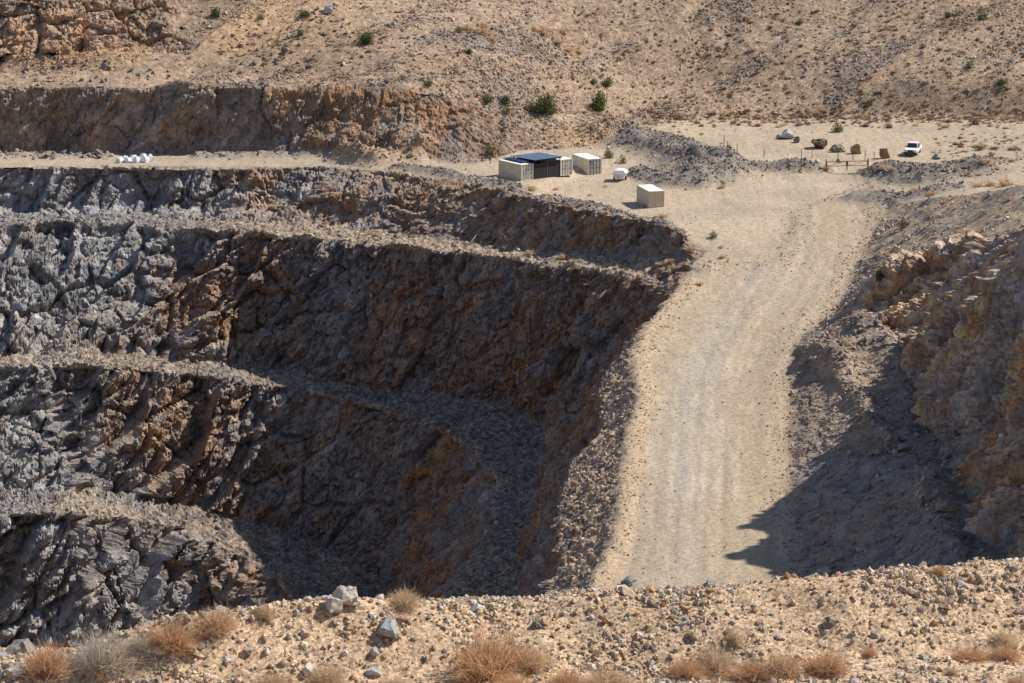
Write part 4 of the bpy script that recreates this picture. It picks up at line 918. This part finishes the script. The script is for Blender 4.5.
def container(x, y, ang, side, lab, doors=True, sign=False):
    """front left bottom corner at pixel (x, y); long side runs away at angle ang left of the view direction"""
    loc, _ = hit(x, y)
    e_ = link('shipping_container', None); e_.empty_display_size = .5
    e_.location = (loc.x, loc.y, loc.z - .02); e_.rotation_euler = (0, 0, ang)
    for X0 in (0, CW - .15):
        for Y0 in (0, CL - .15): boxes('corner_post', [(X0, Y0, 0, X0 + .15, Y0 + .15, CH)], side, e_)
    fr = [(.15, .01, 0, CW - .15, .12, .16), (.15, .01, CH - .14, CW - .15, .12, CH - .005), (.15, CL - .12, 0, CW - .15, CL - .01, .16), (.15, CL - .12, CH - .14, CW - .15, CL - .01, CH - .005)]
    for X0 in (.01, CW - .11): fr += [(X0, .15, 0, X0 + .1, CL - .15, .15), (X0, .15, CH - .1, X0 + .1, CL - .15, CH - .005)]
    boxes('frame', fr, side, e_)
    corrugated('side_panel', (.02, .15), (.02, CL - .15), (.15, CH - .1), (-1, 0), side, e_)
    corrugated('side_panel', (CW - .02, .15), (CW - .02, CL - .15), (.15, CH - .1), (1, 0), side, e_)
    corrugated('end_panel', (.15, CL - .02), (CW - .15, CL - .02), (.16, CH - .14), (0, 1), side, e_)
    bm = bmesh.new(); n = 24; rows = []
    for i in range(n * 2 + 1):
        yy = .1 + (CL - .2) * i / (n * 2); zz = CH + (.012 if i % 2 else -.012)
        rows.append([bm.verts.new((xx, yy, zz)) for xx in (.05, CW / 2, CW - .05)])
    for r0, r1 in zip(rows[:-1], rows[1:]):
        for k in range(2): bm.faces.new((r0[k], r0[k + 1], r1[k + 1], r1[k]))
    obj_bm('roof', bm, M_roofw, e_)
    if doors:
        for s in (0, 1):
            X0 = .16 + s * (CW / 2 - .15); X1 = X0 + CW / 2 - .17
            dr = corrugated('door', (X0, .05), (X1, .05), (.17, CH - .15), (0, -1), M_door, e_, .36, .04)
            for t in (.25, .75):
                bm = bmesh.new(); xx = X0 + (X1 - X0) * t; tube(bm, (xx, -.01, .1), (xx, -.01, CH - .06), .03, n=6)
                for zz in (.35, 1.0, 1.6, 2.2): box(bm, xx - .07, -.045, zz, xx + .07, .015, zz + .09)
                obj_bm('lock_rod', bm, M_dark, dr)
            bm = bmesh.new(); box(bm, X0 + (X1 - X0) * .25, -.06, 1.12, X0 + (X1 - X0) * .75, -.03, 1.18); obj_bm('handle', bm, M_dark, dr)
    else:
        corrugated('end_panel', (.15, .02), (CW - .15, .02), (.16, CH - .14), (0, -1), side, e_, .25, .05)
    if sign:
        bm = bmesh.new(); box(bm, .22, -.085, 1.72, .78, -.06, 2.12); sg = obj_bm('sign', bm, M_sign, e_)
        bm = bmesh.new()
        for k in range(3): box(bm, .30 + k * .15, -.093, 1.80, .37 + k * .15, -.086, 2.02)
        obj_bm('lettering', bm, M_white, sg)
    tag(e_, lab, 'container', 'shipping containers on the yard')
    return e_
A1 = math.radians(36.5)
c1 = container(521.3, 181.0, A1, M_tan, 'tan shipping container at the left side of the blue-roofed shed')
dx, dy = math.cos(A1), math.sin(A1)
z1 = c1.location.z
c2 = container(563.5, 176.5, A1, M_cream, 'whitish container end at the right side of the blue-roofed shed')
GAP = 5.3
c2.location = (c1.location.x + dx * (CW + GAP), c1.location.y + dy * (CW + GAP), z1)
c3 = container(588, 175.2, math.radians(24), M_cream, 'cream container with a small blue sign right of the shed', True, True)
c4 = container(648.9, 208.3, math.radians(15.7), M_tan, 'tan shipping container standing alone at the edge of the yard', False)
sh = link('shed', None); sh.location = c1.location + Vector((dx * CW, dy * CW, 0)); sh.rotation_euler = (0, 0, A1)
tag(sh, 'open shed with slate blue sheet roof and dark gates between two containers', 'shed')
def rsheet(name, x0, y0, x1, y1, zf, zb, parent):
    bm = bmesh.new(); n = 40; vv = []
    for i in range(n + 1):
        x = x0 + (x1 - x0) * i / n; o_ = .03 * (i % 2)
        vv.append([bm.verts.new((x, y0, zf + o_)), bm.verts.new((x, y1, zb + o_)), bm.verts.new((x, y0, zf + o_ - .05)), bm.verts.new((x, y1, zb + o_ - .05))])
    for a, b in zip(vv[:-1], vv[1:]):
        bm.faces.new((a[0], b[0], b[1], a[1])); bm.faces.new((a[2], a[3], b[3], b[2])); bm.faces.new((a[0], a[2], b[2], b[0])); bm.faces.new((a[1], b[1], b[3], a[3]))
    return obj_bm(name, bm, M_blue, parent)
rsheet('roof_sheet', -.35, -.5, GAP + .25, 5.7, 3.2, 3.05, sh)
rsheet('roof_sheet', -1.6, .9, -.1, 6.0, 2.83, 2.80, sh)
boxes('roof_beam', [(-.05, -.2, 2.93, GAP + .05, -.08, 3.1)], M_dark, sh)
boxes('roof_beam', [(-.05, 5.3, 2.85, GAP + .05, 5.42, 2.98)], M_dark, sh)
for xx in (.05, GAP / 2 - .06, GAP - .17): boxes('post', [(xx, -.06, 0, xx + .12, .06, 2.92)], M_rustst if xx > 1 and xx < 3 else M_dark, sh)
for xx in (.05, GAP - .17): boxes('post', [(xx, 5.3, 0, xx + .12, 5.42, 2.85)], M_dark, sh)
boxes('back_panel', [(.1, 5.2, .05, GAP - .1, 5.26, 2.7)], M_dark, sh)
for X0, X1 in ((.2, GAP / 2 - .1), (GAP / 2 + .1, GAP - .22)):
    g_ = boxes('gate', [(X0, -.03, .1, X0 + .06, .03, 2.45), (X1 - .06, -.03, .1, X1, .03, 2.45), (X0 + .06, -.03, .1, X1 - .06, .03, .16), (X0 + .06, -.03, 2.39, X1 - .06, .03, 2.45), (X0 + .06, -.025, 1.2, X1 - .06, .025, 1.26)], M_dark, sh)
    boxes('gate_mesh', [(X0 + .06, -.012, .16, X1 - .06, .012, 1.2), (X0 + .06, -.012, 1.26, X1 - .06, .012, 2.39)], M_dark, g_)

# ------------------------------------------------------------------ white trailer
loc, _ = hit(620, 180.0)
tr = link('trailer', None); tr.location = loc; tr.rotation_euler = (0, 0, math.radians(-12))
tag(tr, 'small white covered trailer parked on the yard before the spoil heap', 'trailer')
def loft(name, secs, mat, parent):
    bm = bmesh.new(); rows = [[bm.verts.new(p_) for p_ in s_] for s_ in secs]
    for a, b in zip(rows[:-1], rows[1:]):
        for k in range(len(a)): bm.faces.new((a[k], a[(k + 1) % len(a)], b[(k + 1) % len(a)], b[k]))
    bm.faces.new(rows[0][::-1]); bm.faces.new(rows[-1])
    return obj_bm(name, bm, mat, parent)
def ring(x0, x1, y0, y1, z): return [(x0, y0, z), (x1, y0, z), (x1, y1, z), (x0, y1, z)]
loft('tub', [ring(-.75, .75, -.9, .9, .38), ring(-.95, .95, -1.1, 1.1, 1.1)], M_tarp, tr)
loft('rim', [ring(-1.15, 1.15, -1.25, 1.25, 1.1), ring(-1.18, 1.18, -1.28, 1.28, 1.32)], M_white, tr)
loft('cover', [ring(-1.05, 1.05, -1.15, 1.15, 1.32), ring(-.85, .8, -1.0, .95, 1.62), ring(-.5, .45, -.7, .6, 1.78)], M_tarp, tr)
for s in (-1, 1):
    bm = bmesh.new(); tube(bm, (s * .82, 0, .34), (s * 1.04, 0, .34), .34, n=20); wl_ = obj_bm('wheel', bm, M_black, tr)
    bm = bmesh.new(); tube(bm, (s * 1.045, 0, .34), (s * 1.06, 0, .34), .17, n=12); obj_bm('rim', bm, M_steel, wl_)
bm = bmesh.new(); tube(bm, (0, -.9, .45), (0, -2.1, .42), .05); tube(bm, (0, -2.0, 0), (0, -2.0, .6), .035); obj_bm('drawbar', bm, M_rustst, tr)

# ------------------------------------------------------------------ white pickup truck
loc, _ = hit(914, 155.0)
tk = link('pickup_truck', None); tk.location = loc + Vector((0, 1.2, 0)); tk.rotation_euler = (0, 0, math.radians(-17)); tk.scale = (1.06,) * 3
tag(tk, 'white pickup truck facing the camera on the flat', 'truck')
def prism(name, prof, hw, mat, parent, inset=0.0, top=1e9):
    """side profile (y, z) extruded across the width; points above 'top' are pulled in"""
    bm = bmesh.new(); L1 = [bm.verts.new((-hw + (inset if z > top else 0), y, z)) for y, z in prof]; L2 = [bm.verts.new((hw - (inset if z > top else 0), y, z)) for y, z in prof]
    for k in range(len(prof)): k2 = (k + 1) % len(prof); bm.faces.new((L1[k], L1[k2], L2[k2], L2[k]))
    bm.faces.new(L1[::-1]); bm.faces.new(L2)
    bmesh.ops.bevel(bm, geom=[e2 for e2 in bm.edges], offset=.03, segments=2, affect='EDGES', clamp_overlap=True)
    return obj_bm(name, bm, mat, parent)
arc = lambda cy, r, a0, a1, n=8: [(cy + r * math.cos(a0 + (a1 - a0) * k / n), .38 + r * math.sin(a0 + (a1 - a0) * k / n)) for k in range(n + 1)]
body_p = [(-2.62, .45), (-2.66, .8), (-2.6, 1.02), (-1.25, 1.14), (2.55, 1.14), (2.62, .55), (2.55, .45)] + arc(1.55, .45, 0.2, math.pi - .2) + [(-1.0, .42)] + arc(-1.65, .45, .2, math.pi - .2)
prism('body', body_p, .93, M_white, tk)
prism('cab', [(-1.22, 1.12), (-.55, 1.80), (.85, 1.82), (1.0, 1.12)], .86, M_white, tk, .13, 1.5)
bm = bmesh.new(); vs_ = [bm.verts.new(v_) for v_ in ((-.78, -1.205, 1.17), (.78, -1.205, 1.17), (.66, -.63, 1.755), (-.66, -.63, 1.755))]; bm.faces.new(vs_)
r_ = bmesh.ops.extrude_face_region(bm, geom=list(bm.faces)); bmesh.ops.translate(bm, verts=[g_ for g_ in r_['geom'] if isinstance(g_, bmesh.types.BMVert)], vec=(0, -.03, .03)); obj_bm('windshield', bm, M_glass, tk)
for s in (-1, 1):
    for ya, yb, yc, yd in ((-1.05, -.05, -.05, -.52), (.05, .9, .78, .05)):
        bm = bmesh.new(); q_ = [(s * .865, ya, 1.18), (s * .865, yb, 1.18), (s * .765, yc, 1.7), (s * .765, yd, 1.7)]
        f0 = [bm.verts.new(v_) for v_ in q_]; f1 = [bm.verts.new((v_[0] - s * .03, v_[1], v_[2])) for v_ in q_]
        bm.faces.new(f0); bm.faces.new(f1[::-1])
        for k in range(4): bm.faces.new((f0[k], f1[k], f1[(k + 1) % 4], f0[(k + 1) % 4]))
        obj_bm('side_window', bm, M_glass, tk)
    boxes('headlight', [(s * .62 - .2, -2.70, .78, s * .62 + .2, -2.62, .95)], M_lamp, tk)
    boxes('mirror', [(s * 1.02 - .1, -1.0, 1.2, s * 1.02 + .1, -.9, 1.42)], M_dark, tk)
    boxes('door_handle', [(s * .935 - .012, .0, .98, s * .935 + .012, .16, 1.02)], M_dark, tk)
    for yy in (-1.65, 1.55):
        bm = bmesh.new(); tube(bm, (s * .70, yy, .38), (s * .94, yy, .38), .38, n=24); wl_ = obj_bm('wheel', bm, M_black, tk)
        bm = bmesh.new(); tube(bm, (s * .94, yy, .38), (s * .955, yy, .38), .23, n=14); obj_bm('rim', bm, M_steel, wl_)
boxes('grille', [(-.42, -2.70, .70, .42, -2.63, .97)], M_dark, tk)
boxes('bumper', [(-.95, -2.80, .42, .95, -2.60, .66)], M_dark, tk)
boxes('bed', [(-.78, 1.12, 1.142, .78, 2.48, 1.16)], M_dark, tk)

# ------------------------------------------------------------------ gate and fence posts across the road
def pipe_obj(name, segs, r, mat, parent=None):
    bm = bmesh.new()
    for a, b in segs: tube(bm, a, b, r, n=8)
    return obj_bm(name, bm, mat, parent)
gl, _ = hit(826, 169); gr, _ = hit(868, 168)
gt = link('road_gate', None); gt.location = gl
tag(gt, 'rusty pipe gate closed across the road behind the pale flat', 'gate')
v = gr - gl; at_ = lambda t, z: Vector((v.x * t, v.y * t, v.z * t + z))
for t in (0, .5, 1): pipe_obj('post', [(at_(t, -.3), at_(t, 1.55 if t != .5 else 1.25))], .09, M_rustst, gt)
for t0, t1 in ((.02, .48), (.52, .98)):
    leaf = pipe_obj('gate_leaf', [(at_(t0, .45), at_(t1, .45)), (at_(t0, 1.15), at_(t1, 1.15)), (at_(t0, .45), at_(t0, 1.15)), (at_(t1, .45), at_(t1, 1.15))], .05, M_rustst, gt)
    pipe_obj('brace', [(at_(t0 + .01, .5), at_(t1 - .01, 1.1))], .03, M_rustst, leaf)
for k, (x, y, h_) in enumerate([(801, 171, 3.6), (838, 160, 1.6), (853, 160, 1.6), (865, 160, 1.7), (874, 161, 1.5), (727, 152, 1.7), (737, 154, 1.7), (764, 158, 1.6), (724, 146, 1.8), (812, 158, 1.5)]):
    l_, _ = hit(x, y); o = pipe_obj('fence_post', [((0, 0, -.3), (0, 0, h_))], .06, M_rustst); o.location = l_
    tag(o, 'tall thin steel post standing left of the gate' if k == 0 else 'thin rusty fence post near the road gate and flat', 'post', None if k == 0 else 'thin fence posts')

# ------------------------------------------------------------------ white sacks on the upper road
def sack(seed):
    r = np.random.default_rng(seed); bm = bmesh.new(); bmesh.ops.create_cube(bm, size=1)
    bmesh.ops.subdivide_edges(bm, edges=list(bm.edges), cuts=4, use_grid_fill=True)
    for v_ in bm.verts:
        c_ = v_.co; rr = math.sqrt(c_.x ** 2 + c_.y ** 2) + 1e-6; b_ = 1 + .22 * math.cos(c_.z * math.pi); pinch = 1 - .12 * max(0, c_.z - .3) / .2
        sq = .5 / max(abs(c_.x), abs(c_.y), .25) if abs(c_.x) + abs(c_.y) > .3 else 1
        c_.x *= b_ * pinch * .92; c_.y *= b_ * pinch * .92; c_.z += .5
        c_ += Vector(r.normal(0, .03, 3))
    tube(bm, (0, 0, .95), (.05, 0, 1.06), .2, .24, 8)
    me = bpy.data.meshes.new('sack'); bm.to_mesh(me); bm.free(); me.materials.append(M_bag); return me
SK = [sack(k) for k in range(4)]
for k, x in enumerate((119.5, 124, 128.5, 133, 137.5, 142, 146, 150)):
    l_, _ = hit(x + (0, 1.2, -.8, .6, -1, 1, -.5, .4)[k], 163 - (0, 1.4, .3, 1.2, .2, 1.5, .1, .9)[k]); o = link('bulk_sack', SK[k % 4]); o.location = l_ + Vector((0, .4, -.03)); s = rng.uniform(.85, 1.1)
    o.scale = (s * .8, s * .8, s * (.75, .95, .7, .95, 1.0, 1.3, .95, 1.3)[k]); o.rotation_euler = (rng.uniform(-.06, .06), rng.uniform(-.06, .06), rng.uniform(0, 6))
    tag(o, ['leftmost white sack of the heap on the upper road', 'second white sack from the left of the heap', 'third white sack from the left of the heap', 'fourth white sack from the left of the heap', 'fourth white sack from the right of the heap', 'third white sack from the right of the heap', 'second white sack from the right of the heap', 'rightmost white sack of the heap on the upper road'][k], 'sack', 'white sacks heaped on the upper road')
# thin pipe hanging down the upper face
pp = [hit(x, y)[0] + Vector((0, -.5, .35)) for x, y in ((494, 211), (489, 219), (484, 226), (478, 234), (471, 244))]
o = pipe_obj('drain_pipe', list(zip(pp[:-1], pp[1:])), .045, M_steel)
tag(o, 'thin pale pipe running down the dark face below the container yard', 'pipe')
